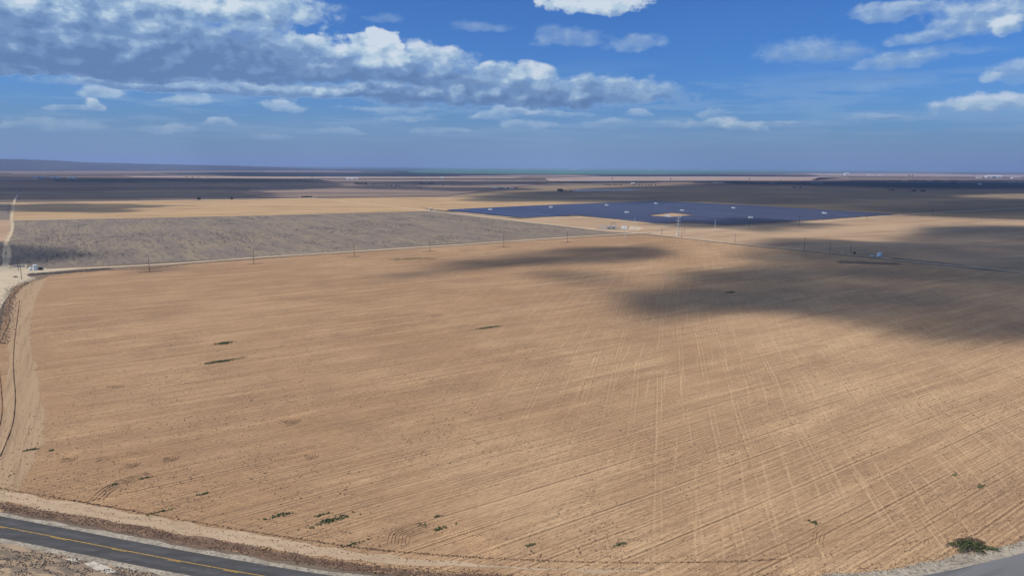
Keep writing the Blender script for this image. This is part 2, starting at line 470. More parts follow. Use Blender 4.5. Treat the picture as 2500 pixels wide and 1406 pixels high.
M = {}
M['soil'] = make_field_soil()
M['plain'] = make_bare('dry_plain', (0.165, 0.120, 0.085), (0.245, 0.180, 0.125), (0.13, 0.10, 0.072), 0.012, (1, 0.2, 0), 0.2, 1.2, 0.12)
M['farmland'] = make_patchwork()
M['scrub'] = make_bare('grey_scrub', (0.205, 0.163, 0.128), (0.260, 0.205, 0.140), (0.150, 0.120, 0.100), 0.22, (0.55, -0.83, 0), 0.8, 1.15, 0.7, 0.14)
M['straw'] = make_bare('straw_field', (0.43, 0.280, 0.140), (0.50, 0.330, 0.170), (0.31, 0.20, 0.115), 0.03, (0.96, 0.28, 0), 0.3, 0.9, 0.2)
M['tan'] = make_bare('tan_field', (0.39, 0.26, 0.155), (0.46, 0.315, 0.19), (0.32, 0.21, 0.13), 0.03, (0.9, 0.4, 0), 0.3, 0.8, 0.25)
M['olive'] = make_bare('olive_range', (0.235, 0.170, 0.100), (0.285, 0.205, 0.125), (0.18, 0.135, 0.085), 0.012, (1, 0.1, 0), 0.3, 0.8, 0.2)
M['mauve'] = make_bare('fallow', (0.215, 0.152, 0.115), (0.275, 0.195, 0.145), (0.125, 0.095, 0.075), 0.006, (1, 0.15, 0), 0.1, 1.4, 0.03)
M['headland'] = make_bare('headland_soil', (0.365, 0.245, 0.140), (0.405, 0.275, 0.160), (0.31, 0.205, 0.120), 0.45, (0.52, -0.855, 0), 0.6, 0.9, 1.8, 0.04)
M['dust'] = make_bare('pale_track_dust', (0.50, 0.40, 0.27), (0.56, 0.45, 0.31), (0.42, 0.33, 0.22), 0.15, None, 0.3, 0.8, 1.2)
M['trackrow'] = make_bare('track_dust', (0.50, 0.385, 0.25), (0.56, 0.43, 0.28), (0.40, 0.30, 0.20), 0.10, (0.83, 0.56, 0), 0.3, 0.8, 1.0)
M['gravel'] = make_bare('gravel_shoulder', (0.33, 0.28, 0.21), (0.43, 0.37, 0.28), (0.20, 0.165, 0.125), 0.9, None, 0.8, 1.2, 3.0)
M['verge'] = make_bare('verge_soil', (0.31, 0.225, 0.15), (0.39, 0.28, 0.175), (0.16, 0.125, 0.095), 0.30, (0.96, -0.26, 0), 1.0, 1.7, 1.6, 0.3)
M['oldasphalt'] = make_bare('old_asphalt', (0.150, 0.145, 0.143), (0.180, 0.175, 0.172), (0.120, 0.116, 0.114), 0.25, (0.92, 0.38, 0), 0.2, 0.8, 1.4, 0.05)
M['ridge'] = make_bare('ridge_earth', (0.20, 0.125, 0.078), (0.26, 0.168, 0.105), (0.15, 0.095, 0.062), 0.5, None, 0.8, 1.0, 1.5)
M['litter'] = make_bare('weed_litter', (0.20, 0.125, 0.082), (0.28, 0.180, 0.115), (0.135, 0.088, 0.064), 0.5, (0.97, -0.2, 0), 1.0, 1.4, 2.0, 0.5)
M['sand'] = make_bare('pale_sand', (0.43, 0.305, 0.19), (0.48, 0.345, 0.22), (0.36, 0.25, 0.155), 0.4, (0.97, -0.2, 0), 0.6, 1.0, 1.4, 0.4)
M['saltpan'] = make_bare('salt_crust', (0.50, 0.44, 0.35), (0.58, 0.51, 0.41), (0.38, 0.32, 0.24), 0.8, None, 0.3, 0.8, 2.5)
M['orchard_shade'] = make_bare('orchard_cloud_shade', (0.024, 0.028, 0.026), (0.042, 0.046, 0.038), (0.018, 0.022, 0.020), 0.004, (1, 0, 0), 0.1, 0.9, 0.02)  # far dark bands: distant cloud shade painted in as dark orchard colour
M['crop'] = make_bare('green_crop', (0.040, 0.145, 0.085), (0.055, 0.180, 0.100), (0.028, 0.10, 0.062), 0.0012, (1, 0, 0), 0.1, 0.9, 0.01)
M['pale'] = make_bare('pale_fallow', (0.37, 0.265, 0.205), (0.44, 0.32, 0.245), (0.27, 0.195, 0.155), 0.004, (1, 0, 0), 0.1, 0.9, 0.02)
M['hill'] = make_bare('hill_range', (0.045, 0.045, 0.060), (0.075, 0.068, 0.078), (0.032, 0.034, 0.046), 0.0018, None, 0.1, 1.0, 0.01)

def make_asphalt():
    m, nt, b = material('asphalt')
    p = pos_of(nt)
    n1 = nt.noise(nt.vm('MULTIPLY', p, (0.25, 1.0, 1.0)), 0.35, 5, 0.65); n2 = nt.noise(p, 6.0, 3, 0.7)
    c = nt.mix(nt.ss(n1, 0.35, 0.65), (0.066, 0.063, 0.060), (0.088, 0.084, 0.080))
    u = nt.n.new('ShaderNodeAttribute'); u.attribute_name = 'lane'
    lane = u.outputs['Fac']
    # polished wheel paths and pale wear along the edges
    wp = nt.m('ABSOLUTE', nt.sub(nt.m('ABSOLUTE', lane), 0.48))
    c = nt.mix(nt.mul(nt.ss(wp, 0.26, 0.02), nt.ss(n1, 0.30, 0.75)), c, (0.105, 0.102, 0.10))
    sc = nt.noise(nt.vm('MULTIPLY', p, (0.28, 1.6, 1.0)), 0.6, 5, 0.7)
    c = nt.mix(nt.mul(nt.ss(sc, 0.60, 0.70), 0.5), c, (0.25, 0.245, 0.24))
    c = nt.mix(nt.mul(nt.ss(n2, 0.55, 0.75), 0.3), c, (0.045, 0.045, 0.045))
    nt.put(b.inputs['Base Color'], c)
    nt.put(b.inputs['Normal'], nt.bump(n2, 0.3, 0.02))
    b.inputs['Roughness'].default_value = 0.95
    b.inputs['Specular IOR Level'].default_value = 0.08
    return m
M['asphalt'] = make_asphalt()

def make_paint(name, colr):
    m, nt, b = material(name)
    p = pos_of(nt)
    n = nt.noise(p, 2.2, 4, 0.7)
    nt.put(b.inputs['Base Color'], nt.mix(nt.ss(n, 0.44, 0.66), colr, tuple(x * 0.35 + 0.05 for x in colr)))
    b.inputs['Roughness'].default_value = 0.7
    return m
M['yellow'] = make_paint('yellow_road_paint', (0.62, 0.36, 0.045))
M['wood'] = plain('weathered_wood', (0.085, 0.062, 0.048), 0.85, 0.1, 0, 0.3, 1.5)
M['steel'] = plain('galvanised_steel', (0.55, 0.56, 0.56), 0.45, 0.4, 0.2, 0.1, 0.6)
M['ceramic'] = plain('insulator_ceramic', (0.30, 0.30, 0.32), 0.3, 0.5)
M['white'] = plain('white_paint', (0.80, 0.80, 0.78), 0.5, 0.4, 0, 0.05, 0.7)
M['tank'] = plain('white_tank_steel', (0.66, 0.74, 0.76), 0.4, 0.4, 0, 0.06, 0.5)
M['greymetal'] = plain('grey_metal', (0.22, 0.23, 0.24), 0.5, 0.4, 0.3, 0.2, 1.0)
M['rust'] = plain('rusty_metal', (0.085, 0.055, 0.042), 0.7, 0.2, 0, 0.4, 1.5)
M['dark'] = plain('dark_metal', (0.035, 0.035, 0.038), 0.6, 0.3)
M['concrete'] = plain('concrete', (0.42, 0.40, 0.37), 0.9, 0.2)
M['roof'] = plain('metal_roof', (0.62, 0.62, 0.62), 0.5, 0.3)
M['beige'] = plain('beige_wall', (0.55, 0.46, 0.35), 0.8, 0.2)
M['glass'] = plain('dark_window', (0.03, 0.035, 0.04), 0.15, 0.5)
M['bark'] = plain('bark', (0.07, 0.05, 0.035), 0.9, 0.1, 0, 0.3, 2)

def leafy(name, c0, c1):
    m, nt, b = material(name)
    p = pos_of(nt)
    n = nt.noise(p, 1.3, 2, 0.6)
    nt.put(b.inputs['Base Color'], nt.mix(nt.ss(n, 0.35, 0.65), c0, c1))
    b.inputs['Roughness'].default_value = 0.8
    b.inputs['Specular IOR Level'].default_value = 0.15
    return m
M['leaf'] = leafy('tree_leaf', (0.022, 0.036, 0.016), (0.045, 0.062, 0.026))
M['weed'] = leafy('green_weed', (0.062, 0.078, 0.030), (0.125, 0.135, 0.058))
M['bush'] = leafy('bush_leaf', (0.050, 0.062, 0.022), (0.105, 0.112, 0.048))
M['dry'] = leafy('dry_weed', (0.12, 0.070, 0.045), (0.21, 0.135, 0.085))
M['stubble'] = leafy('dark_stubble', (0.11, 0.078, 0.055), (0.19, 0.13, 0.085))
M['tumble'] = leafy('grey_brush', (0.11, 0.085, 0.075), (0.20, 0.165, 0.135))

def make_panel():
    m, nt, b = material('solar_glass')
    o = nt.n.new('ShaderNodeTexCoord').outputs['Object']
    n = nt.noise(o, 0.02, 3, 0.6)
    rnd = nt.n.new('ShaderNodeObjectInfo').outputs['Random']
    n = nt.add(nt.mul(n, 0.5), nt.mul(rnd, 0.5))
    nt.put(b.inputs['Base Color'], nt.mix(nt.ss(n, 0.2, 0.8), (0.022, 0.030, 0.062), (0.052, 0.062, 0.118)))
    b.inputs['Roughness'].default_value = 0.35
    b.inputs['Specular IOR Level'].default_value = 0.5
    return m
M['panel'] = make_panel()

# ------------------------------------------------------------------ setting: sheets
def sheet(name, pts, z, mat, kind='structure', subdiv=None, parent=None):
    vs = [(p.x, p.y, z) for p in pts]
    a = sum(vs[i][0] * vs[(i + 1) % len(vs)][1] - vs[(i + 1) % len(vs)][0] * vs[i][1] for i in range(len(vs)))
    f = list(range(len(vs)))
    if a < 0: f.reverse()
    o = mesh_obj(name, vs, [f], mat, parent)
    if kind: o['kind'] = kind
    return o

def px(*pts): return [G(x, y) for x, y in pts]

def resample(pts, step):
    out = []
    for i in range(len(pts) - 1):
        a, b_ = pts[i], pts[i + 1]
        n = max(1, int((b_ - a).length / step))
        out += [a.lerp(b_, k / n) for k in range(n)]
    out.append(pts[-1])
    return out

def smooth_path(pts, step=4.0, it=2):
    for _ in range(it):
        q = [pts[0]]
        for i in range(len(pts) - 1):
            q += [pts[i].lerp(pts[i + 1], 0.25), pts[i].lerp(pts[i + 1], 0.75)]
        q.append(pts[-1]); pts = q
    return resample(pts, step)

def normals2d(pts):
    out = []
    for i in range(len(pts)):
        a = pts[max(0, i - 1)]; b_ = pts[min(len(pts) - 1, i + 1)]
        t = (b_ - a); t.z = 0; t.normalize()
        out.append(Vector((-t.y, t.x, 0)))
    return out

def ribbon(name, pts, w, z, mat, kind='structure', parent=None, jitter=0.0, off=0.0, attr=False, wfun=None):
    ns = normals2d(pts)
    v, f, at = [], [], []
    for i, (p, n) in enumerate(zip(pts, ns)):
        ww = w if wfun is None else wfun(i / max(1, len(pts) - 1))
        l = ww / 2 + random.uniform(-jitter, jitter); r_ = ww / 2 + random.uniform(-jitter, jitter)
        c = p + n * off
        a, b_ = c + n * l, c - n * r_
        v += [(a.x, a.y, z), (b_.x, b_.y, z)]; at += [1.0, -1.0]
        if attr:
            pass
    for i in range(len(pts) - 1):
        f.append((2 * i + 1, 2 * i + 3, 2 * i + 2, 2 * i))
    o = mesh_obj(name, v, f, mat, parent)
    if attr:
        la = o.data.attributes.new('lane', 'FLOAT', 'POINT'); la.data.foreach_set('value', at)
    if kind: o['kind'] = kind
    return o

def berm(name, pts, w, h, z, mat, parent=None, kind=None, jit=0.3):
    """A low earth ridge with sloping sides."""
    ns = normals2d(pts)
    v, f = [], []
    for p, n in zip(pts, ns):
        k = 1 + random.uniform(-jit, jit)
        a, t, b_ = p + n * (w / 2 * k), p + n * random.uniform(-.1, .1) * w, p - n * (w / 2 * k)
        v += [(a.x, a.y, z), (t.x, t.y, z + h * k), (b_.x, b_.y, z)]
    for i in range(len(pts) - 1):
        f.append((3 * i + 1, 3 * i + 4, 3 * i + 3, 3 * i)); f.append((3 * i + 2, 3 * i + 5, 3 * i + 4, 3 * i + 1))
    o = mesh_obj(name, v, f, mat, parent)
    if kind: o['kind'] = kind
    return o

# the ground reaches the horizon
NSEG = 96
gv, gf = [(0, 0, 0)], []
rings = [400, 2000, 8000, 20000, 60000, 150000]
for rr in rings:
    for i in range(NSEG):
        a = 2 * math.pi * i / NSEG
        gv.append((rr * math.cos(a), rr * math.sin(a), 0))
for i in range(NSEG):
    j = (i + 1) % NSEG
    gf.append((0, 1 + i, 1 + j))
    for k in range(len(rings) - 1):
        b0, b1 = 1 + k * NSEG, 1 + (k + 1) * NSEG
        gf.append((b0 + i, b1 + i, b1 + j, b0 + j))
ground = mesh_obj('ground', gv, gf, M['plain']); ground['kind'] = 'structure'

# far farmland: everything beyond about 3.5 km
v, f = [], []
for i in range(NSEG + 1):
    a = math.pi * i / NSEG
    for rr in (4300, 12000, 148000):
        v.append((rr * math.cos(a), rr * math.sin(a), 0.15))
for i in range(NSEG):
    for k in range(2):
        f.append((3 * i + k, 3 * i + k + 1, 3 * i + k + 4, 3 * i + k + 3))
farm = mesh_obj('far_plain', v, f, M['farmland']); farm['kind'] = 'structure'

STRIPS = [   # px polygons of far holdings and painted cloud-shade bands, tone
    (((-400, 402), (1000, 406.5), (1100, 411), (1000, 417), (-400, 417.5)), 'orchard_shade', 1.5),
    (((-400, 417.5), (150, 418), (640, 417.5), (1000, 418.5), (1000, 421.5), (640, 420.5), (300, 423), (-400, 423.5)), 'mauve', .6),
    (((330, 424), (560, 421), (1020, 423), (1250, 427), (1000, 431), (560, 429.5)), 'orchard_shade', .7),
    (((300, 430.5), (700, 432), (1280, 432.5), (1250, 435.5), (700, 436.5), (330, 433.5)), 'pale', .8),
    (((880, 411.5), (1300, 413), (1960, 415.5), (2560, 418), (2560, 420.5), (1960, 421), (1500, 426), (1200, 424), (880, 420)), 'crop', .6),
    (((1430, 428), (1700, 427), (2000, 430), (1980, 431.5), (1480, 430)), 'orchard_shade', .7),
    (((1330, 436), (1480, 432), (1800, 431.5), (2080, 433), (1980, 441), (1600, 442), (1340, 443)), 'pale', .9),
    (((780, 438), (1340, 440), (1330, 446), (800, 444)), 'mauve', 1.0),
    (((1960, 424), (2220, 424), (2560, 428), (2560, 433), (2000, 430)), 'pale', .8),
    (((2000, 434), (2560, 437), (2560, 441), (1980, 440)), 'mauve', .9),
    (((1700, 443.5), (2100, 444.5), (2600, 447), (2600, 462), (2250, 459), (1850, 449), (1690, 447)), 'orchard_shade', 1.0),
    (((1400, 443), (1620, 443.5), (1600, 447), (1330, 447.5)), 'orchard_shade', 1.0),
    (((620, 450), (1200, 447), (1320, 449), (1180, 468), (1090, 478), (640, 484), (600, 476)), 'mauve', 1.1),
    (((2180, 462), (2600, 463), (2600, 466), (2220, 465)), 'mauve', 1.0),
]
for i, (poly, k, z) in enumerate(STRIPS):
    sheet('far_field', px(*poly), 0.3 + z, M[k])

# hills on the skyline
def hills(name, prof, dist, depth, mat):
    v, f = [], []
    n = len(prof)
    NS = 9
    fine = []
    for i in range(n - 1):
        for k in range(6):
            t = k / 6
            fine.append((prof[i][0] + (prof[i + 1][0] - prof[i][0]) * t, prof[i][1] + (prof[i + 1][1] - prof[i][1]) * t))
    fine.append(prof[-1])
    for (x, y) in fine:
        r_ = ray(x, y); hh = math.hypot(r_.x, r_.y)
        top = max(1.0, CAM_H + r_.z / hh * dist) * (1 + random.uniform(-.02, .02))
        dx, dy = r_.x / hh, r_.y / hh
        for k in range(NS):
            t = k / (NS - 1)
            dd = dist + (t - 0.5) * depth
            hgt = top * max(0.0, math.sin(math.pi * t)) ** 0.8 * (1 + (random.uniform(-.12, .05) if 0 < k < NS - 1 and k != NS // 2 else 0)) - (3.0 if k in (0, NS - 1) else 0)
            v.append((dx * dd, dy * dd, hgt))
    for i in range(len(fine) - 1):
        for k in range(NS - 1):
            a = i * NS + k
            f.append((a, a + NS, a + NS + 1, a + 1))
    o = mesh_obj(name, v, f, mat, smooth=True); o['kind'] = 'structure'
    return o
hills('hills', [(-700, 378), (-450, 382), (-250, 381), (-120, 385), (0, 388), (60, 389.5), (130, 392), (200, 396), (290, 398.5), (370, 400.5), (450, 402.3), (540, 404), (640, 407), (740, 411), (820, 414)], 17000, 6000, M['hill'])

# near holdings
FL, FC, FR = G(30, 668), G(1560, 571), G(2560, 672)
straw = sheet('straw_field', px((-300, 500), (45, 497), (620, 488), (770, 484), (1000, 500), (1060, 515), (600, 527), (200, 535), (50, 538), (-300, 545)), 0.010, M['straw'])
straw2 = sheet('straw_field', px((780, 484), (1100, 482), (1700, 492), (1600, 500), (1200, 510), (1085, 514), (1000, 503)), 0.012, M['straw'])
scrub = sheet('scrub_field', px((-300, 545), (50, 538), (200, 535), (600, 527), (1060, 516), (1500, 568), (1200, 588), (620, 628), (100, 655), (-300, 690)), 0.014, M['scrub'])
olive = sheet('range_land', px((1090, 481), (1330, 455), (1700, 450), (2650, 470), (2650, 540), (2190, 523), (1600, 491), (1250, 494)), 0.008, M['olive'])
tanf = sheet('tan_field', px((1580, 571), (1690, 546), (2190, 525), (2650, 541), (2650, 690), (2300, 640), (1900, 605)), 0.016, M['tan'])
subland = sheet('substation_land', px((1062, 516), (1270, 535), (1415, 528), (1610, 548), (1690, 546), (1580, 569), (1500, 567)), 0.018, M['tan'])

# the big stubble field in front, out to the road
field_pts = px((20, 700), (75, 680), (200, 662), (365, 652), (620, 632.5), (865, 617), (1050, 605.3), (1230, 593.3), (1385, 582.3), (1565, 573), (1640, 580), (1790, 597), (2000, 617), (2200, 639), (2700, 688))
road_pts = smooth_path([Vector((-330, 238, 0)), Vector((-260, 213, 0)), Vector((-190, 192, 0)), G(0, 1285), G(300, 1344), G(560, 1393), Vector((-35, 149.5, 0)), Vector((25, 144.5, 0)), Vector((80, 147.5, 0)), Vector((130, 161, 0)), Vector((185, 184, 0)), Vector((260, 222, 0)), Vector((360, 276, 0))], 4, 3)
near_r = [p + n * (8.2 + random.uniform(-.5, .5)) for p, n in zip(road_pts, normals2d(road_pts)) if p.x > -165][::-1]
field = sheet('stubble_field', field_pts + near_r, 0.022, M['soil'])

# headland strip down the side of the field, with winding earth ridges
head_c = smooth_path(px((95, 680), (62, 720), (48, 790), (50, 880), (55, 960), (60, 1040), (20, 1150), (-60, 1260)), 5)
head = ribbon('headland_strip', head_c, 20, 0.030, M['headland'], jitter=1.0, parent=None, wfun=lambda t: 12.0 + 2 * math.sin(t * 9))
for pts, w, h in (((92, 684), 0, 0), ):
    pass
berm('earth_ridge', smooth_path(px((48, 732), (42, 780), (36, 820), (32, 880), (33, 920), (38, 960), (36, 1000), (30, 1045), (0, 1115)), 3), 0.55, 0.32, 0.03, M['ridge'], head)
berm('earth_ridge', smooth_path(px((72, 690), (50, 700), (24, 730), (20, 760), (24, 790), (5, 822), (-10, 860)), 3), 0.6, 0.3, 0.03, M['ridge'], head)
berm('earth_ridge', smooth_path(px((-2, 900), (3, 950), (6, 1000), (0, 1040), (-20, 1080)), 3), 0.5, 0.3, 0.03, M['ridge'], head)

# farm tracks
def track(name, pts, w, mat=None, z=0.034, step=8, jit=0.5):
    o = ribbon(name, smooth_path(px(*pts), step), w, z, mat or M['trackrow'], jitter=jit)
    return o
track('dirt_track', ((-60, 664), (110, 658), (365, 648), (620, 629), (865, 613.5), (1050, 602), (1230, 590), (1385, 579), (1565, 569)), 8)
track('dirt_track', ((1545, 567), (1640, 577), (1790, 594), (2000, 614), (2200, 636), (2500, 664), (2700, 684)), 7, z=0.038)
track('dirt_track', ((600, 470), (770, 484), (900, 498), (1060, 516), (1270, 540), (1480, 563), (1570, 570)), 11, z=0.042)
track('dirt_track', ((1550, 569), (1700, 562), (1840, 555), (2020, 540), (2190, 524.5), (2350, 516), (2600, 502)), 9, z=0.046)
track('dirt_track', ((1110, 518), (1270, 534), (1415, 527.5), (1600, 547.5), (1660, 548)), 11, z=0.050)
track('dirt_track', ((1520, 563), (1590, 557), (1650, 548)), 6, z=0.054)
track('dirt_track', ((-100, 497), (200, 494), (450, 489.5), (620, 486.5), (760, 484)), 46, M['sand'], z=0.058, jit=5)
track('dirt_track', ((44, 474), (33, 495), (33, 510), (29, 522), (28, 540), (31, 556), (26, 572), (16, 586), (15, 600), (23, 612), (19, 632), (12, 655), (6, 690), (-8, 740), (-40, 830)), 4.4, M['trackrow'], z=0.062, step=4, jit=1.5)
track('wheel_track', ((14, 588), (9, 612), (10, 636), (6, 660)), 2.2, M['trackrow'], z=0.064, step=4, jit=.7)
sheet('scrub_field', px((-300, 500), (27, 497), (24, 537), (-300, 545)), 0.020, M['scrub'])
sheet('tan_field', px((-300, 546), (26, 538), (22, 572), (8, 590), (-300, 600)), 0.020, M['tan'])
track('dirt_track', ((40, 536), (95, 535), (300, 532)), 8, M['dust'], z=0.066)
pad = sheet('bare_yard', px((-60, 655), (30, 648), (75, 652), (130, 658), (200, 656), (120, 664), (70, 668), (70, 676), (95, 681), (60, 690), (35, 700), (15, 730), (-10, 770), (-60, 790)), 0.070, M['dust'])
sheet('bare_yard', px((1533, 560), (1540, 552), (1572, 556), (1558, 563)), 0.060, M['dust'])
sheet('bare_yard', px((1574, 527.5), (1640, 520.8), (1700, 526), (1636, 532)), 0.060, M['tan'])
sheet('bare_yard', px((2060, 618), (2105, 613), (2175, 622), (2180, 632), (2130, 629), (2080, 623)), 0.060, M['tan'])

# road bend in front, with shoulders and centre line
ribbon('sandy_strip', [p for p in road_pts if p.x < 40], 5.6, 0.060, M['sand'], off=14.0, jitter=0.9, wfun=lambda t: 5.8 * min(1.0, 0.12 + 3.2 * (1 - t)))
ribbon('litter_strip', [p for p in road_pts if p.x < 60], 3.6, 0.072, M['litter'], off=9.4, jitter=0.8, wfun=lambda t: 3.8 * min(1.0, 0.15 + 3.0 * (1 - t)))
ribbon('gravel_apron', [p for p in road_pts if p.x > 60], 3.4, 0.072, M['gravel'], off=7.6, jitter=0.8)
ribbon('gravel_shoulder', road_pts, 12.6, 0.080, M['gravel'], jitter=0.55)
L_PTS = [p for p in road_pts if p.x < 62]; R_PTS = [p for p in road_pts if p.x > 56]
road = ribbon('road', L_PTS, 9.0, 0.10, M['asphalt'], attr=True, jitter=0.05)
ribbon('road', R_PTS, 34.0, 0.104, M['oldasphalt'], off=-12.5, jitter=0.08)
ribbon('centre_line', L_PTS, 0.20, 0.106, M['yellow'], kind=None, parent=road, off=0.16)
for i in range(0, len(L_PTS) - 2, 4):
    seg = L_PTS[i:i + 2]
    ribbon('centre_dash', seg, 0.16, 0.106, M['yellow'], kind=None, parent=road, off=-0.22)
verge = sheet('roadside_verge', [p + n * (-5.6) for p, n in zip(road_pts, normals2d(road_pts))] + [Vector((400, 60, 0)), Vector((0, 20, 0)), Vector((-400, 60, 0))], 0.070, M['verge'])
sheet('salt_patch', px((205, 1375), (228, 1370), (262, 1382), (288, 1396), (262, 1400), (232, 1391)), 0.090, M['saltpan'])
sheet('salt_patch', px((170, 1362), (196, 1365), (188, 1372), (160, 1366)), 0.092, M['saltpan'])

# ------------------------------------------------------------------ cloud shade: real clouds overhead
def vnoise(x, y, seed):
    r_ = np.random.default_rng(seed).random((64, 64))
    xi, yi = np.floor(x).astype(int), np.floor(y).astype(int)
    fx, fy = x - xi, y - yi
    fx, fy = fx * fx * (3 - 2 * fx), fy * fy * (3 - 2 * fy)
    g = lambda a, b_: r_[a % 64, b_ % 64]
    return (g(xi, yi) * (1 - fx) + g(xi + 1, yi) * fx) * (1 - fy) + (g(xi, yi + 1) * (1 - fx) + g(xi + 1, yi + 1) * fx) * fy

def fbm(x, y, seed, octv=4):
    s, a, t = 0, 0.5, 0
    for k in range(octv):
        s = s + a * vnoise(x * 2 ** k + 17 * k, y * 2 ** k + 31 * k, seed + k); t += a; a *= 0.55
    return s / t

def make_cloud_mat():
    m = bpy.data.materials.new('cloud_vapour'); m.use_nodes = True
    nt = NT(m.node_tree); nt.n.clear()
    out = nt.n.new('ShaderNodeOutputMaterial')
    at = nt.n.new('ShaderNodeAttribute'); at.attribute_name = 'cover'
    tr = nt.n.new('ShaderNodeBsdfTransparent')
    df = nt.n.new('ShaderNodeBsdfDiffuse'); df.inputs['Color'].default_value = (0.85, 0.86, 0.88, 1)
    tl = nt.n.new('ShaderNodeBsdfTranslucent'); tl.inputs['Color'].default_value = (0.85, 0.86, 0.88, 1)
    m1 = nt.n.new('ShaderNodeMixShader'); m1.inputs[0].default_value = 0.45
    nt.l.new(df.outputs[0], m1.inputs[1]); nt.l.new(tl.outputs[0], m1.inputs[2])
    m2 = nt.n.new('ShaderNodeMixShader')
    nt.l.new(at.outputs['Fac'], m2.inputs[0])
    nt.l.new(tr.outputs[0], m2.inputs[1]); nt.l.new(m1.outputs[0], m2.inputs[2])
    nt.l.new(m2.outputs[0], out.inputs['Surface'])
    return m
M['cloud'] = make_cloud_mat()

def pip_dist(px_, py_, poly):
    """Signed distance to a polygon, positive inside (numpy)."""
    P = np.array([(p.x, p.y) for p in poly])
    n = len(P); dmin = np.full(px_.shape, 1e18); inside = np.zeros(px_.shape, bool)
    for i in range(n):
        a, b_ = P[i], P[(i + 1) % n]
        e = b_ - a; L = max(e @ e, 1e-9)
        t = np.clip(((px_ - a[0]) * e[0] + (py_ - a[1]) * e[1]) / L, 0, 1)
        dx, dy = px_ - (a[0] + t * e[0]), py_ - (a[1] + t * e[1])
        dmin = np.minimum(dmin, dx * dx + dy * dy)
        cond = ((a[1] > py_) != (b_[1] > py_))
        with np.errstate(divide='ignore', invalid='ignore'):
            xs = (b_[0] - a[0]) * (py_ - a[1]) / (b_[1] - a[1]) + a[0]
        inside ^= cond & (px_ < xs)
    return np.where(inside, 1, -1) * np.sqrt(dmin)

CLOUD_Z = 2400.0
def overhead_cloud(label, poly, edge, opac, seed, cell, thick, rough=1.0, z=CLOUD_Z):
    """A cumulus whose shade falls on the given patch of ground: flat base, heaped top, thin ragged rim."""
    xs = [p.x for p in poly]; ys = [p.y for p in poly]
    pad_ = edge * 1.5
    X = np.arange(min(xs) - pad_, max(xs) + pad_ + cell, cell); Y = np.arange(min(ys) - pad_, max(ys) + pad_ + cell, cell)
    gx, gy = np.meshgrid(X, Y, indexing='ij')
    dist = pip_dist(gx, gy, poly)
    ns = fbm(gx / (edge * 2.2) + 5, gy / (edge * 2.2) + 9, seed, 5) - 0.5
    dd = dist + ns * edge * 2.6 * rough
    t = np.clip((dd + edge * 0.5) / edge, 0, 1)
    cov = t * t * (3 - 2 * t)
    thin = fbm(gx / (edge * 1.3) + 3, gy / (edge * 1.3), seed + 40, 4)
    cov = cov * opac * np.clip(0.87 + 0.75 * (thin - 0.42), 0, 1)
    alpha = 1 - np.sqrt(np.clip(1 - cov, 0, 1))            # two skins are crossed
    keep = cov > 0.002
    hgt = thick * np.clip(dd / (edge * 2.5), 0.02, 1.0) ** 0.6 * (0.55 + 0.9 * fbm(gx / (edge * 0.9), gy / (edge * 0.9), seed + 80, 4))
    off = SUN_DIR * (z / SUN_DIR.z)
    idx = -np.ones(gx.shape, int)
    cells = keep[:-1, :-1] | keep[1:, :-1] | keep[:-1, 1:] | keep[1:, 1:]
    used = np.zeros(gx.shape, bool)
    used[:-1, :-1] |= cells; used[1:, :-1] |= cells; used[:-1, 1:] |= cells; used[1:, 1:] |= cells
    idx[used] = np.arange(used.sum())
    n = used.sum()
    lowv = np.stack([gx[used] + off.x, gy[used] + off.y, np.full(n, z) - 6 * ns[used]], 1)
    topv = lowv + np.stack([np.zeros(n), np.zeros(n), hgt[used] + 2], 1)
    ii, jj = np.nonzero(cells)
    q = np.stack([idx[ii, jj], idx[ii + 1, jj], idx[ii + 1, jj + 1], idx[ii, jj + 1]], 1)
    faces = np.concatenate([q[:, ::-1], q + n])
    me = bpy.data.meshes.new('cloud')
    allv = np.concatenate([lowv, topv])
    me.from_pydata(allv.tolist(), [], faces.tolist())
    me.materials.append(M['cloud'])
    me.polygons.foreach_set('use_smooth', [True] * len(me.polygons))
    ca = me.attributes.new('cover', 'FLOAT', 'POINT')
    ca.data.foreach_set('value', np.concatenate([alpha[used], alpha[used]]).astype(np.float32))
    me.update()
    o = bpy.data.objects.new('cloud', me); COL.objects.link(o)
    tag(o, label, 'cloud', None, 'thing')
    return o

overhead_cloud('long ragged cumulus shading the far middle of the stubble field', px((1000, 670), (1090, 644), (1230, 618), (1400, 600), (1560, 598), (1630, 612), (1600, 632), (1480, 645), (1300, 656), (1130, 666)), 55, .97, 3, 9, 120, .75)
overhead_cloud('broad cumulus shading the far corner of the stubble field', px((1380, 672), (1540, 705), (1650, 668), (1800, 650), (1860, 618), (1925, 588), (2090, 588), (2180, 572), (2230, 550), (2800, 556), (2900, 830), (2560, 800), (2420, 822), (2270, 842), (2120, 806), (1960, 768), (1800, 738), (1680, 770), (1560, 792), (1500, 752), (1420, 700)), 75, .97, 12, 10, 260, .8)
overhead_cloud('small cumulus shading the scrub by the dirt yard', px((-160, 588), (60, 594), (180, 602), (270, 614), (210, 634), (90, 642), (-160, 660)), 60, .9, 21, 12, 90)
overhead_cloud('wide cumulus shading the plain before the hills', px((-500, 428), (480, 436), (720, 438), (840, 452), (760, 462), (560, 468), (680, 478), (600, 484), (300, 487), (0, 489), (-500, 496)), 160, .97, 33, 40, 400, .7)
overhead_cloud('long cumulus shading the rangeland behind the solar farm', px((1060, 491), (1200, 474), (1380, 463), (1700, 449), (2100, 441), (2800, 440), (2800, 472), (2400, 474), (2300, 479), (2400, 484), (2800, 492), (2800, 540), (2450, 536), (2180, 527), (1900, 507), (1700, 494), (1560, 497), (1350, 492), (1180, 494)), 130, .96, 45, 32, 380, .6)
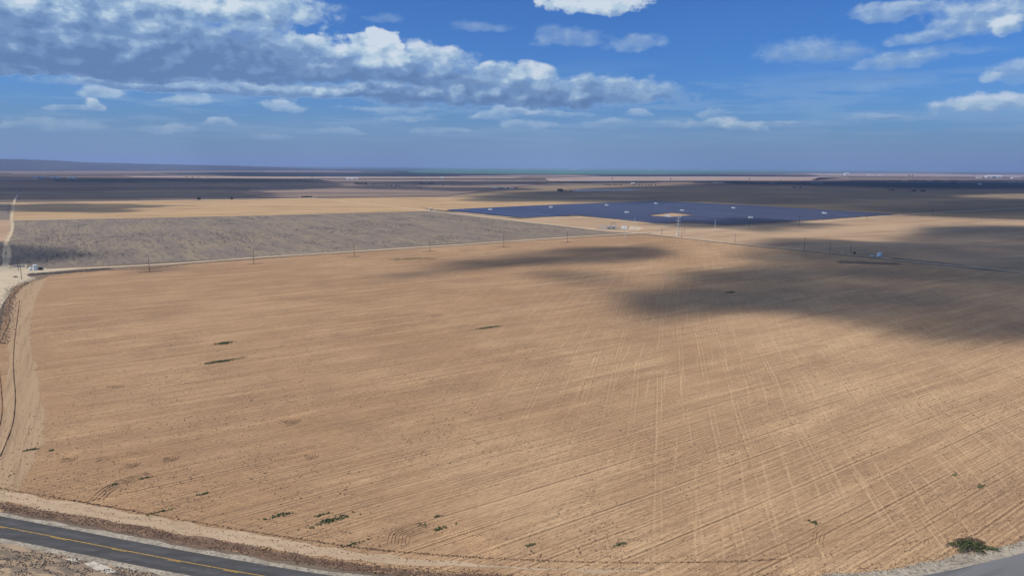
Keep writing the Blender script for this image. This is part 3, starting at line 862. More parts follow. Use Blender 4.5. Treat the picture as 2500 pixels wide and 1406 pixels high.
overhead_cloud('small cumulus shading the near corner of the solar farm', px((1600, 548), (1700, 540), (1790, 534), (1900, 540), (2010, 548), (1900, 566), (1760, 562), (1640, 560)), 60, .97, 52, 14, 90)
overhead_cloud('thin cumulus shading the straw field beside the pale road', px((-60, 500), (250, 498), (480, 503), (300, 507), (120, 510), (340, 514), (330, 518), (120, 520), (-60, 514)), 60, .9, 63, 16, 60, 1.5)
overhead_cloud('distant cumulus shading the tan strips far past the hills', px((480, 421), (1000, 422), (1320, 427), (1020, 432), (560, 430.5)), 220, .95, 81, 80, 400, .6)
overhead_cloud('distant cumulus shading the dark strip by the lattice towers', px((1640, 443), (2100, 443.5), (2700, 446), (2700, 462), (2250, 459), (1850, 449)), 150, .95, 85, 50, 300, .6)
overhead_cloud('thin distant cumulus shading the rim of the green crops', px((1420, 427), (1700, 426.5), (2020, 430), (1980, 432), (1480, 430.5)), 160, .9, 88, 70, 200, .6)
overhead_cloud('torn cumulus shading the fallow with the rows of trees', px((780, 445), (1330, 442), (1350, 450), (1020, 455), (1320, 461), (1230, 472), (960, 466), (820, 458)), 130, .85, 91, 34, 150, 1.9)
overhead_cloud('faint cumulus shading the pole beside the dirt track', px((290, 672), (330, 656), (430, 652), (420, 664)), 28, .6, 71, 8, 40)

# ------------------------------------------------------------------ scattered growth
def tufts(name, P, size, mat, kind='stuff', parent=None, flat=0.7, blades=3, z0=0.03, spread=1.0):
    """Small clumps of stems: each clump a few leaning pointed blades on the ground."""
    n = len(P)
    P = np.asarray(P, float); size = np.broadcast_to(np.asarray(size, float), (n,))
    vs, fs = [], []
    for k in range(blades):
        a = rng.random(n) * 2 * np.pi
        w = size * (0.35 + 0.3 * rng.random(n)); hgt = size * flat * (0.6 + 0.8 * rng.random(n))
        dx, dy = np.cos(a), np.sin(a)
        ox, oy = (rng.random(n) - .5) * size * spread, (rng.random(n) - .5) * size * spread
        b0 = np.stack([P[:, 0] + ox - dx * w, P[:, 1] + oy - dy * w, np.full(n, z0)], 1)
        b1 = np.stack([P[:, 0] + ox + dx * w, P[:, 1] + oy + dy * w, np.full(n, z0)], 1)
        b2 = np.stack([P[:, 0] + ox - dy * w * 1.2, P[:, 1] + oy + dx * w * 1.2, np.full(n, z0)], 1)
        tp = np.stack([P[:, 0] + ox + dx * w * .3, P[:, 1] + oy + dy * w * .3, z0 + hgt], 1)
        base = len(vs) * 0 + k * 4 * n
        vs.append(np.stack([b0, b1, b2, tp], 1).reshape(-1, 3))
        i = np.arange(n) * 4 + base
        fs += [np.stack([i, i + 1, i + 3], 1), np.stack([i + 1, i + 2, i + 3], 1), np.stack([i + 2, i, i + 3], 1)]
    o = mesh_obj(name, np.concatenate(vs).tolist(), np.concatenate(fs).tolist(), mat, parent)
    if kind: o['kind'] = kind
    return o

fld_poly = field_pts + near_r
def in_field(xy, margin=6.0):
    return pip_dist(xy[:, 0], xy[:, 1], fld_poly) > margin

def scatter_field(n, ymin, ymax, dens_seed, thr):
    out = []
    while len(out) < n:
        k = 40000
        # even in the ground, thinned with distance so that far clumps do not crowd
        y = ymin + (ymax - ymin) * rng.random(k) ** 1.5
        x = (rng.random(k) * 2 - 1) * (y * 0.85 + 30)
        xy = np.stack([x, y], 1)
        dn = fbm(x / 26, y / 26, dens_seed, 4)
        ok = in_field(xy) & (dn + 0.25 * (rng.random(k) - .5) > thr)
        out += xy[ok].tolist()
    return np.array(out[:n])

pts = scatter_field(26000, 160, 480, 5, 0.55)
tufts('dry_stubble', pts, 0.12 + 0.30 * rng.random(len(pts)) ** 3, M['stubble'], flat=0.6, blades=2)
pts = scatter_field(1500, 165, 420, 8, 0.64)
tufts('dark_clods', pts, 0.18 + 0.35 * rng.random(len(pts)) ** 2, M['dry'], flat=0.6, blades=3)

sp_ = px((60, 540), (600, 530), (1050, 519), (1480, 567), (1200, 586), (620, 626), (110, 652))
out = []
while len(out) < 5200:
    k = 20000
    x = rng.random(k) * 900 - 720; y = 600 + rng.random(k) * 1000
    ok = (pip_dist(x, y, sp_) > 2) & (fbm(x / 45, y / 70, 77, 4) + .2 * (rng.random(k) - .5) > .58)
    out += np.stack([x, y], 1)[ok].tolist()
out = np.array(out[:5200])
tufts('scrub_brush', out, 0.5 + 0.9 * rng.random(len(out)) ** 2, M['tumble'], flat=0.7, blades=3)

# weeds left standing along the wheelings of the headland, parallel to the road
lines = []
ns = normals2d(road_pts)
for off, dens, sp in ((8.2, 14, .6), (9.5, 22, .9), (10.8, 7.0, .9), (14.5, 1.6, .5), (17.8, 9, .25), (20.2, 1.5, .5), (24.0, 1.2, .5), (28.5, 1.2, .5), (33, .8, .6)):
    for i in range(len(road_pts) - 1):
        seg = road_pts[i + 1] - road_pts[i]
        k = rng.poisson(dens * seg.length * (0.4 + 1.2 * float(vnoise(np.array([i * 0.23]), np.array([off]), 3)[0])))
        for _ in range(k):
            t = rng.random()
            p = road_pts[i] + seg * t + ns[i] * (off + rng.normal() * sp)
            if abs(p.x) < 260 and (p.x < 70 or rng.random() < .3): lines.append((p.x, p.y))
lines = np.array(lines)
tufts('roadside_weeds', lines, 0.09 + 0.22 * rng.random(len(lines)) ** 2, M['dry'], flat=0.9, blades=2, z0=0.06)
vg = []
VN = np.random.default_rng(9).random((64, 64))
for i in range(len(road_pts) - 1):
    seg = road_pts[i + 1] - road_pts[i]
    for _ in range(int(seg.length * 110)):
        o_ = -(6.4 + abs(rng.normal()) * 9)
        p = road_pts[i] + seg * rng.random() + ns[i] * o_
        if -170 < p.x < -40 and math.sin(p.x * .5 + 2.2 * math.sin(p.y * .6)) * math.sin(p.y * .9 + 1.7 * math.sin(p.x * .33)) > -.15: vg.append((p.x, p.y))
vg = np.array(vg)
tufts('verge_brush', vg, 0.10 + 0.24 * rng.random(len(vg)) ** 2, M['tumble'], flat=0.8, blades=2, z0=0.08)

# brush on the far margins of the field
def along(pts_px, n, sp, size, name, mat, flat=.7, blades=3):
    pth = resample(px(*pts_px), 4)
    nn = normals2d(pth)
    out = []
    for _ in range(n):
        i = rng.integers(0, len(pth)); p = pth[i] + nn[i] * float(rng.normal() * sp)
        out.append((p.x + rng.normal() * 2, p.y + rng.normal() * 2))
    return tufts(name, out, size * (0.6 + 0.8 * rng.random(n)), mat, flat=flat, blades=blades, z0=0.07)
along(((110, 675), (60, 690), (35, 705), (18, 740), (8, 790), (-5, 840)), 2600, 2.6, 0.36, 'margin_brush', M['tumble'])
along(((75, 671), (120, 668), (190, 663), (260, 657)), 2200, 4.5, 0.4, 'margin_brush', M['tumble'])
along(((260, 660), (365, 656), (480, 642), (620, 633), (700, 628)), 900, 1.8, 0.4, 'margin_brush', M['tumble'])
along(((2050, 640), (2120, 642), (2190, 645)), 1500, 5.5, 0.4, 'margin_brush', M['tumble'])
along(((960, 634), (1000, 631), (1060, 632)), 500, 5.0, 0.5, 'margin_brush', M['weed'], .4)

# single green weed patches
def weed_patch(x, y, length, width, label, mat='weed', ang=None, n=None, size=0.42, hgt=0.8):
    c = G(x, y)
    n = n or int(length * width * 4.2)
    dr = ROW if ang is None else Vector((math.cos(ang), math.sin(ang), 0))
    dp = Vector((-dr.y, dr.x, 0))
    P = []
    for _ in range(n):
        a = rng.random() * 2 * math.pi; q_ = rng.random() ** .6 * (1 + 0.35 * rng.normal())
        s_ = dr * (math.cos(a) * q_ * length / 2) + dp * (math.sin(a) * q_ * width / 2)
        P.append((s_.x, s_.y))
    o = empty('weed_patch', (c.x, c.y, 0.03))
    tufts('foliage', P, size * (0.5 + rng.random(len(P))), M[mat], kind=None, parent=o, flat=hgt, blades=3, z0=0.0)
    P2 = [(x_ * 1.35 + rng.normal() * .3, y_ * 1.35 + rng.normal() * .3) for x_, y_ in P[::2]]
    tufts('dry_leaves', P2, size * .7 * (0.4 + rng.random(len(P2))), M['stubble'], kind=None, parent=o, flat=hgt, blades=2, z0=0.0)
    tag(o, label, 'weeds', 'green weed patches in the stubble')
    return o
WEEDS = [
    (805, 1271, 11, 2.6, 'largest green weed patch near the road in the lower part of the stubble field'),
    (783, 1257, 6, 0.9, 'thin green weed streak just above the largest roadside weed patch'),
    (1070, 1292, 7, 1.3, 'green weed streak crossing the curved wheel marks near the road'),
    (1033, 1283, 2.6, 1.6, 'round green weed clump inside the curved wheel marks'),
    (1065, 1262, 3.4, 1.0, 'short green weed streak behind the curved wheel marks'),
    (541, 882, 15, 4.0, 'lower of two bright green weed patches in the middle of the stubble field'),
    (545, 838, 9, 5.0, 'upper of two bright green weed patches in the middle of the stubble field'),
    (1190, 800, 16, 3.0, 'yellow green weed streak in the middle of the stubble field'),
    (75, 1098, 4.2, 2.0, 'green weed tuft at the corner where the headland strip turns'),
    (127, 1099, 3.2, 1.2, 'small green weed tuft beside the headland corner tuft'),
    (355, 1167, 6, .9, 'thin green weed streak under the turning marks in the field corner'),
    (283, 1182, 3, .8, 'tiny green weed streak near the field corner by the road'),
    (395, 1248, 7, 1.0, 'green weed streak on the headland line by the field corner'),
    (865, 1327, 7, .9, 'green weed strip on the headland line above the road'),
    (1987, 1277, 1.8, 3.0, 'upright green weed clump alone near the lower edge of the field'),
    (2395, 1188, 3.4, 1.8, 'green weed clump in the rows above the roadside bush'),
    (2330, 1160, 3.0, 1.0, 'small green weed clump uphill of the roadside bush'),
    (1785, 714, 9, 4.0, 'dark green weed patch within the cloud shade'),
    (500, 1205, 4, .9, 'faint green weed streak in the rows above the road'),
    (680, 1258, 7, 2.0, 'sparse dark weed patch in the rows above the road'),
    (1296, 1331, 3, 1.2, 'olive weed clump on the lowest rows before the road'),
    (1515, 1330, 5, 1.2, 'brownish weed clump at the lower end of the rows'),
]
for (x, y, l, w, lab) in WEEDS:
    weed_patch(x, y, l, w, lab)

# bush beside the road bend
def bush(x, y):
    c = G(x, y)
    e = empty('bush', (c.x, c.y, 0.05))
    tag(e, 'sprawling green bush beside the road bend', 'bush')
    for nm, mt, n, cx, cy, rx, ry, hz, sz in (('foliage', 'bush', 1900, 0, 0, 5.6, 3.6, 2.1, .36), ('dry_leaves', 'dry', 1100, 2.0, 2.4, 4.4, 2.8, 1.5, .38), ('foliage', 'weed', 260, 5.6, -.8, 3.0, 1.4, .6, .3), ('dry_leaves', 'tumble', 500, -.5, -.6, 6.4, 3.8, .9, .34)):
        v, f = [], []
        for k in range(n):
            a = rng.random() * 2 * math.pi; q_ = math.sqrt(rng.random())
            lump = 0.65 + 0.35 * math.sin(a * 5 + 1)
            X, Y_ = cx + math.cos(a) * q_ * rx * lump, cy + math.sin(a) * q_ * ry * lump
            Z = hz * (1 - q_ ** 2) * (0.35 + 0.65 * rng.random()) + 0.1
            d1 = Vector(rng.normal(size=3)).normalized(); d2 = d1.orthogonal().normalized()
            d1.z = abs(d1.z)
            s_ = sz * (0.5 + rng.random())
            b = len(v)
            p = Vector((X, Y_, Z))
            v += [tuple(p - d2 * s_ * .35), tuple(p + d1 * s_), tuple(p + d2 * s_ * .35), tuple(p - d1 * s_ * .3)]
            f.append((b, b + 1, b + 2, b + 3))
        mesh_obj(nm, v, f, M[mt], e)
    mb = MB()
    for k in range(9):
        a = k * 2 * math.pi / 9
        mb.tube((0, 0, -.05), (math.cos(a) * 2.6, math.sin(a) * 1.4, .8), .07, .02, 5)
    mb.build('stem', M['bark'], e)
bush(2365, 1337)

# tractor turning marks: bundles of low curved ridges pressed into the soil
def turn_marks(pts_px, count, gap, label_mat='trackrow', side=1):
    pth = smooth_path(px(*pts_px), 1.2, 3)
    nn = normals2d(pth)
    for k in range(count):
        berm('wheel_mark', [p + n * (side * k * gap) for p, n in zip(pth, nn)], 0.30, 0.17, 0.024, M['soil'], field, jit=.3)
turn_marks(((945, 1328), (950, 1300), (985, 1285), (1040, 1272), (1090, 1277), (1140, 1290), (1190, 1322), (1228, 1350)), 7, 0.95, side=-1)
turn_marks(((250, 1222), (275, 1195), (320, 1175), (370, 1160)), 4, 1.3)
turn_marks(((310, 1105), (370, 1098), (415, 1100), (438, 1112), (430, 1124), (400, 1130)), 6, 0.9, side=-1)
turn_marks(((240, 1118), (300, 1112), (335, 1118), (345, 1130), (325, 1142), (290, 1146)), 6, 0.9, side=-1)
turn_marks(((120, 1108), (165, 1104), (190, 1112), (185, 1124), (150, 1130)), 5, 0.9, side=-1)
turn_marks(((720, 1096), (755, 1098), (778, 1106), (775, 1118), (750, 1124)), 6, 0.95, side=-1)
turn_marks(((270, 928), (296, 932), (303, 940), (285, 948)), 5, 1.3, side=-1)
turn_marks(((690, 1012), (725, 1014), (738, 1024), (720, 1036), (700, 1040)), 6, 1.0, side=-1)
turn_marks(((2008, 1330), (2010, 1305), (2030, 1295), (2060, 1292), (2100, 1290)), 4, 0.9)
turn_marks(((1045, 755), (1072, 758), (1085, 766), (1068, 773), (1040, 774)), 5, 2.0, side=-1)
# the headland wheelings that follow the road
for off in (19.0, 22.5, 25.0, 30.0, 35.5):
    pp = [p + n * (off + 1.2 * math.sin(i * .05 + off)) for i, (p, n) in enumerate(zip(road_pts, ns)) if -150 < p.x < 230]
    berm('wheel_mark', pp, 0.4, 0.14, 0.024, M['soil'], field, jit=.6)

# ------------------------------------------------------------------ utility poles
def make_pole(h=13.0, light=False, arms=1, r0=.25):
    e = empty('utility_pole', (0, 0, 0))
    wm = M['steel'] if light else M['wood']
    MB().tube((0, 0, -.3), (0, 0, h), r0, r0 * .62, 8).build('pole', wm, e)
    for k in range(arms):
        z = h - .7 - 1.5 * k
        arm = MB().box(-1.35, .17, z - .09, 1.35, .33, z + .09).build('crossarm', wm, e)
        for x in (-1.2, -.45, .45, 1.2):
            MB().lathe([(.05, z + .08), (.10, z + .14), (.06, z + .22), (.10, z + .30), (.03, z + .38)], 8, x, .25).build('insulator', M['ceramic'], arm)
    MB().box(-.07, -.33, h * .62, .07, -.2, h * .62 + .5).build('marker', M['white'], e)
    return e
def face(a, b_):
    d_ = b_ - a; return math.atan2(d_.y, d_.x) + math.pi / 2

wood = make_pole()
WOODS = [
    (365, 664, 'utility pole second from the white tank along the dirt track', 1.0), (620, 644, 'utility pole third from the white tank along the dirt track', 1.0),
    (865, 627, 'utility pole fourth from the white tank along the dirt track', 1.0), (1050, 614, 'utility pole fifth from the white tank along the dirt track', 1.0),
    (1230, 603, 'utility pole sixth from the white tank along the dirt track', 1.0), (1385, 592, 'utility pole two before the track crossing', 1.1),
    (53, 682, 'utility pole standing on the pale yard in front of the pond', 1.0), (45, 661, 'dark utility pole standing before the fenced pond', 1.0),
    (1794, 593, 'utility pole first beyond the crossing along the right-hand track', .95), (1963, 612, 'tall utility pole second beyond the crossing beside the track', 1.2),
    (2026, 617, 'utility pole third beyond the crossing, before the white tank box', .95), (2077, 620, 'utility pole beside the pump, carrying a pale box on top', .95),
    (1664, 580, 'thin utility pole just in front of the steel pylon', .9), (1615, 574, 'thin dark pole left of the steel pylon foot', .7), (1670, 570, 'short pole right behind the steel pylon', .7),
    (1829, 560, 'pole at the shaded near edge of the solar farm', 1.9), (1951, 552, 'pole along the sunlit near edge of the solar farm', 1.5), (2116, 540, 'pole close to the far tip of the solar farm', 1.1),
    (2277, 527, 'tall pole on the shaded range past the solar farm tip', 1.5), (2396, 535, 'faint pole far along the shaded range', 1.2), (2252, 530, 'short pole beside the tall pole past the solar farm tip', .9),
]
roots = {}
for i, (x, y, lab, s) in enumerate(WOODS):
    o = wood if i == 0 else copy_tree(wood)
    g = G(x, y); o.location = (g.x, g.y, 0.02); o.rotation_euler.z = math.atan2(ROW.y, ROW.x) + math.pi / 2 + random.uniform(-.1, .1)
    o.scale = (1, 1, s)
    tag(o, lab.replace('right-hand ', 'far '), 'utility pole', 'utility poles along the farm tracks')
    if i < 6:
        P = [(g.x + ROW.x * t + rng.normal() * .6, g.y + ROW.y * t + rng.normal() * .6) for t in rng.normal(size=70) * 4.5]
        tufts('pole_weeds', P, .55 + .5 * rng.random(len(P)), M['tumble'], flat=.5, blades=2)
MB().box(-.9, -.6, 11.2, .3, .3, 12.6).build('transformer_box', M['beige'], bpy.data.objects[[o.name for o in bpy.data.objects if o.get('label', '').startswith('utility pole beside the pump')][0]])

steel = make_pole(20.0, True, 2, .36)
for i, (x, y, lab, s) in enumerate(((1745, 568, 'tall plain pale steel pole past the pylon', 1.02), (1526, 583, 'pale steel pole in front of the substation building', .98), (1549, 563, 'pale steel pole behind the substation yard', 1.05))):
    o = steel if i == 0 else copy_tree(steel)
    g = G(x, y); o.location = (g.x, g.y, 0.02); o.rotation_euler.z = R(60); o.scale = (1, 1, s)
    tag(o, lab, 'utility pole', 'pale steel poles by the substation')
    o.name = 'steel_pole'

# steel pylon with raking arms
def pylon(x, y, lab):
    g = G(x, y)
    e = empty('steel_pylon', (g.x, g.y, 0.02), R(25))
    tag(e, lab, 'pylon')
    MB().tube((0, 0, -.3), (0, 0, 27), .75, .42, 12).build('shaft', M['steel'], e)
    for z, l in ((26.2, 4.2), (20.8, 4.4), (15.6, 4.4)):
        for s in (-1, 1):
            a = MB().tube((0, 0, z - 2.0), (s * l, 0, z + 1.2), .34, .2, 8).build('arm', M['steel'], e)
            for t in (.62, .98):
                MB().tube((s * l * t, 0, z - 2 + 3.2 * t), (s * l * t + s * .4, 0, z + .2 + 3.2 * t - 1.0), .17, .17, 6).build('insulator', M['white'], a)
            MB().tube((s * .4, 0, z - .2), (s * l * .75, 0, z + 2.2), .26, .16, 6).build('brace', M['white'], e)
    MB().tube((-1.4, 0, 11.5), (-.4, 0, 12.6), .7, .5, 8).build('warning_ball', M['white'], e)
    MB().box(-2.6, -1.2, 0, -.9, 1.2, 1.6).build('footing', M['white'], e)
    return e
pylon(1655, 574, 'tall steel pylon with raking arms between the crossing and the solar farm')

# lattice towers far out
def lattice():
    e = empty('lattice_tower', (0, 0, 0))
    H_ = 36.0
    for sx in (-1, 1):
        for sy in (-1, 1):
            MB().tube((sx * 3.4, sy * 3.4, 0), (sx * .7, sy * .7, H_), .32, .2, 5).build('leg', M['greymetal'], e)
    mb = MB()
    for k in range(8):
        z0, z1 = H_ * k / 8, H_ * (k + 1) / 8
        w0, w1 = 3.4 - 2.7 * k / 8, 3.4 - 2.7 * (k + 1) / 8
        for (ax, ay, bx, by) in ((-1, -1, 1, -1), (1, -1, 1, 1), (1, 1, -1, 1), (-1, 1, -1, -1)):
            mb.tube((ax * w0, ay * w0, z0), (bx * w1, by * w1, z1), .15, .15, 4)
            mb.tube((bx * w0, by * w0, z0), (ax * w1, ay * w1, z1), .15, .15, 4)
    mb.build('bracing', M['greymetal'], e)
    for z, l in ((35, 6), (29, 8), (24, 7)):
        MB().box(-l, -.3, z - .3, l, .3, z + .3).build('crossarm', M['greymetal'], e)
    return e
lat = lattice()
LAT = [(45, 489, 'lattice tower rising over the dirt track before the hills', .95), (1495, 447, 'lattice tower nearest the small pond building in the far row', 1.0), (1637, 446, 'lattice tower alone over the pink fallow strip', 1.0),
       (1829, 446, 'lattice tower over the near end of the dark far strip', 1.0), (1905, 455, 'lattice tower in front of the dark far strip', 1.0), (2010, 455, 'second lattice tower in front of the dark far strip', 1.0),
       (2035, 443, 'lattice tower on the pale plain behind the dark strip', 1.0), (2241, 450, 'lattice tower at the far end of the dark strip', .9), (762, 441, 'lattice tower on the dark plain past the hills', .8), (2182, 449, 'short lattice tower within the dark strip', .6)]
for i, (x, y, lab, s) in enumerate(LAT):
    o = lat if i == 0 else copy_tree(lat)
    g = G(x, y); o.location = (g.x, g.y, 0.3); o.rotation_euler.z = R(20 + 9 * i); o.scale = (1, 1, s)
    tag(o, lab, 'lattice tower', 'lattice towers out on the plain')

# ------------------------------------------------------------------ solar farm
sol_poly = px((1088, 514), (1320, 503), (1600, 492), (1850, 504), (2182, 524.5), (1980, 539), (1776, 551.5), (1690, 544.5), (1606, 546.5), (1500, 536), (1412, 526.5), (1272, 533), (1180, 524))
hole = px((1572, 527.5), (1640, 520.5), (1702, 526), (1636, 532.5))
farm_c = sum(sol_poly, Vector()) / len(sol_poly)
sf = empty('solar_farm', (farm_c.x, farm_c.y, 0.02))
tag(sf, 'wide dark blue solar farm beyond the track crossing', 'solar farm')
RD = (G(1600, 492) - G(2182, 524.5)).normalized()            # direction of the rows
RP = Vector((-RD.y, RD.x, 0))
def clip_line(c, poly):
    xs = []
    for i in range(len(poly)):
        a, b_ = poly[i], poly[(i + 1) % len(poly)]
        da, db = (a - c).dot(RP), (b_ - c).dot(RP)
        if (da > 0) != (db > 0):
            t = da / (da - db); xs.append((a.lerp(b_, t) - c).dot(RD))
    xs.sort(); return list(zip(xs[::2], xs[1::2]))
ext = [(p - farm_c).dot(RP) for p in sol_poly]
off = min(ext) + 4
tilt = math.tan(R(18)); row_no = 0
while off < max(ext) - 2:
    c = farm_c + RP * off
    segs = clip_line(c, sol_poly)
    hs = clip_line(c, hole)
    out = []
    for (a, b_) in segs:
        if hs and hs[0][0] > a and hs[0][1] < b_: out += [(a, hs[0][0]), (hs[0][1], b_)]
        else: out.append((a, b_))
    for (a, b_) in out:
        mb = MB()
        t0 = a
        while t0 < b_ - 5:
            t1 = min((math.floor(t0 / 66.0) + 1) * 66.0 - 5.0, b_)
            if t1 - t0 < 3: t0 = (math.floor(t0 / 66.0) + 1) * 66.0; continue
            o_ = c - farm_c
            v0 = len(mb.v)
            for (t, s_, dz) in ((t0, -1.7, 0), (t1, -1.7, 0), (t1, 1.7, 0), (t0, 1.7, 0)):
                p = o_ + RD * t + RP * s_
                mb.v.append((p.x, p.y, 1.75 - s_ * tilt))
            for k in range(4):
                q_ = mb.v[v0 + k]; mb.v.append((q_[0], q_[1], q_[2] - .08))
            mb.f += [tuple(v0 + i for i in q) for q in ((0, 1, 2, 3), (7, 6, 5, 4), (0, 4, 5, 1), (1, 5, 6, 2), (2, 6, 7, 3), (3, 7, 4, 0))]
            t = t0 + 3
            while t < t1:
                p = o_ + RD * t
                mb.tube((p.x, p.y, -.02), (p.x, p.y, 1.7), .08, .08, 3, False); t += 15
            t0 = (math.floor(t0 / 66.0) + 1) * 66.0
        if mb.v: mb.build('panel_row', M['panel'], sf)
    row_no += 1
    off += 5.6 if row_no % 14 else 11.0

def inverter():
    e = empty('inverter_station', (0, 0, 0))
    MB().box(-5.2, -1.5, 0, 5.2, 1.5, .5).build('plinth', M['concrete'], e)
    MB().box(-5, -1.25, .5, .6, 1.25, 3.7).build('cabinet', M['white'], e)
    MB().box(1.1, -1.2, .5, 3.0, 1.2, 3.0).build('transformer', M['white'], e)
    MB().box(3.3, -1.2, .5, 5.0, 1.2, 3.4).build('cabinet', M['white'], e)
    MB().box(-5.15, -1.4, 3.7, .75, 1.4, 3.85).build('canopy', M['white'], e)
    return e
inv_o = inverter()
INV = [(1197, 515, 'white inverter station nearest the far corner tip of the solar farm'), (1345, 509, 'white inverter station second along the back of the solar farm'), (1481, 504, 'white inverter station third along the back of the solar farm'),
       (1601, 499.5, 'white inverter station at the backmost corner of the solar farm'), (1530, 522, 'white inverter station in front middle of the solar farm'), (1665, 517, 'white inverter station just behind the bare diamond'),
       (1790, 511, 'white inverter station between the bare diamond and the back edge'), (1630, 531, 'white inverter station on the near rim of the bare diamond'), (1832, 535, 'white inverter station in the shaded front of the solar farm'), (2012, 524, 'white inverter station alone in the narrow tip of the solar farm')]
for i, (x, y, lab) in enumerate(INV):
    o = inv_o if i == 0 else copy_tree(inv_o)
    g = G(x, y); o.location = (g.x, g.y, 0.6); o.rotation_euler.z = R(-8 + random.uniform(-6, 6)); o.scale = (.9, 1.0, 1.25)
    tag(o, lab, 'inverter station', 'inverter stations in the solar farm')

# ------------------------------------------------------------------ substation
def substation():
    g = G(1497, 559)
    e = empty('substation', (g.x, g.y, 0.02), math.atan2(ROW.y, ROW.x) - .45)
    tag(e, 'fenced electrical substation with grey gantry near the track crossing', 'substation')
    MB().box(-24, -9, 0, 12, 11, .12).build('gravel_pad', M['gravel'], e)
    for k in range(9):
        x = -22 + k * 3.6
        m_ = MB()
        for yy in (-4, 1, 6):
            m_.tube((x, yy, 0), (x, yy, 4.2 + (k % 3)), .16, .16, 6)
        m_.box(x - .12, -4.5, 4.0 + (k % 3), x + .12, 6.5, 4.3 + (k % 3))
        m_.build('busbar_stand', M['steel'], e)
        for yy in (-4, 1, 6):
            MB().lathe([(.25, 4.2 + (k % 3)), (.32, 4.5 + (k % 3)), (.22, 4.8 + (k % 3)), (.3, 5.2 + (k % 3)), (.12, 5.8 + (k % 3))], 8, x, yy).build('insulator', M['ceramic'], e)
    for x in (-10, -2.5):
        t = MB().box(x, -3, .3, x + 4.2, 1, 3.6).build('transformer', M['greymetal'], e)
        for k in range(4):
            MB().box(x + .3 + k * 1.0, -3.8, .6, x + .7 + k * 1.0, -3.02, 3.2).build('radiator', M['steel'], t)
        for k in range(3):
            MB().lathe([(.2, 3.6), (.28, 4.0), (.18, 4.4), (.25, 4.8), (.1, 5.3)], 8, x + .8 + k * 1.3, -1).build('bushing', M['white'], t)
    m_ = MB()
    for x in (-1.5, 5.0):
        m_.tube((x, 7, 0), (x, 7, 10), .3, .26, 6)
    m_.box(-1.9, 6.7, 9.6, 5.4, 7.3, 10.2); m_.box(1.6, 6.85, 6.0, 1.9, 7.15, 9.7)
    m_.build('gantry', M['greymetal'], e)
    for x0, y0, x1, y1 in ((-26, -11, 16, -11), (16, -11, 16, 13), (16, 13, -26, 13), (-26, 13, -26, -11)):
        f_ = MB(); L = math.hypot(x1 - x0, y1 - y0); n = int(L / 4)
        for k in range(n):
            t = k / n; f_.tube((x0 + (x1 - x0) * t, y0 + (y1 - y0) * t, 0), (x0 + (x1 - x0) * t, y0 + (y1 - y0) * t, 2.3), .06, .06, 4)
        for z in (.3, 1.2, 2.2): f_.tube((x0, y0, z), (x1, y1, z), .04, .04, 4)
        f_.build('fence', M['greymetal'], e)
substation()
g = G(1524, 559.5)
cb = empty('control_building', (g.x, g.y, 0.15), R(-20))
tag(cb, 'white flat control building beside the substation gantry', 'building')
MB().box(-4.4, -2.2, 0, 4.4, 2.2, 5.0).build('wall', M['white'], cb)
MB().box(-4.6, -2.4, 5.0, 4.6, 2.4, 5.3).build('roof', M['roof'], cb)
MB().box(-3.2, -2.26, 0, -2.1, -2.202, 2.2).build('door', M['greymetal'], cb)
MB().box(-.6, -2.26, 2.0, 1.0, -2.202, 3.2).build('window', M['glass'], cb)

# ------------------------------------------------------------------ tanks, pumps, pond by the yard
def tank(name, x, y, r_, h, lab, mat='tank', cone=.12):
    g = G(x, y); e = empty(name, (g.x, g.y, .08))
    tag(e, lab, 'tank')
    MB().lathe([(r_, 0), (r_, h)], 28).build('shell', M[mat], e)
    MB().lathe([(r_ * 1.02, h), (r_ * 1.02, h + .1), (r_ * .5, h + r_ * cone), (.25, h + r_ * cone * 1.8)], 28).build('roof', M['white'], e)
    MB().lathe([(.35, h + r_ * cone), (.35, h + r_ * cone * 1.8 + .4)], 10, r_ * .3, 0).build('hatch', M['greymetal'], e)
    lad = MB()
    for s in (-.25, .25): lad.tube((s, -r_ - .12, 0), (s, -r_ - .12, h), .04, .04, 4)
    for k in range(int(h / .4)): lad.tube((-.25, -r_ - .12, .3 + k * .4), (.25, -r_ - .12, .3 + k * .4), .03, .03, 4)
    lad.build('ladder', M['greymetal'], e)
    return e
tank('water_tank', 87, 660, 1.9, 5.2, 'taller white cylindrical tank on the pale yard')
tank('water_tank', 75, 660.5, 1.25, 2.4, 'low white tank beside the taller white cylinder', 'white', .35)
def pump(x, y, lab, s=1.0, mat='dark'):
    g = G(x, y); e = empty('pump_unit', (g.x, g.y, .08), R(15)); tag(e, lab, 'pump')
    MB().box(-1.5 * s, -.7 * s, 0, 1.5 * s, .7 * s, .25 * s).build('skid', M['dark'], e)
    MB().box(-1.3 * s, -.55 * s, .25 * s, .3 * s, .55 * s, 1.7 * s).build('engine', M[mat], e)
    MB().tube((.9 * s, 0, .25 * s), (.9 * s, 0, 1.5 * s), .45 * s, .4 * s, 10).build('casing', M['greymetal'], e)
    MB().tube((.9 * s, 0, 1.0 * s), (3.0 * s, 0, .7 * s), .18 * s, .18 * s, 8).build('pipe', M['white'], e)
    MB().tube((-.6 * s, 0, 1.7 * s), (-.6 * s, 0, 2.5 * s), .08 * s, .08 * s, 6).build('exhaust', M['dark'], e)
pump(101, 658.5, 'dark pump unit beside the taller white tank', 1.3)
pump(95, 658, 'dark filter unit close behind the taller white tank', 1.0)
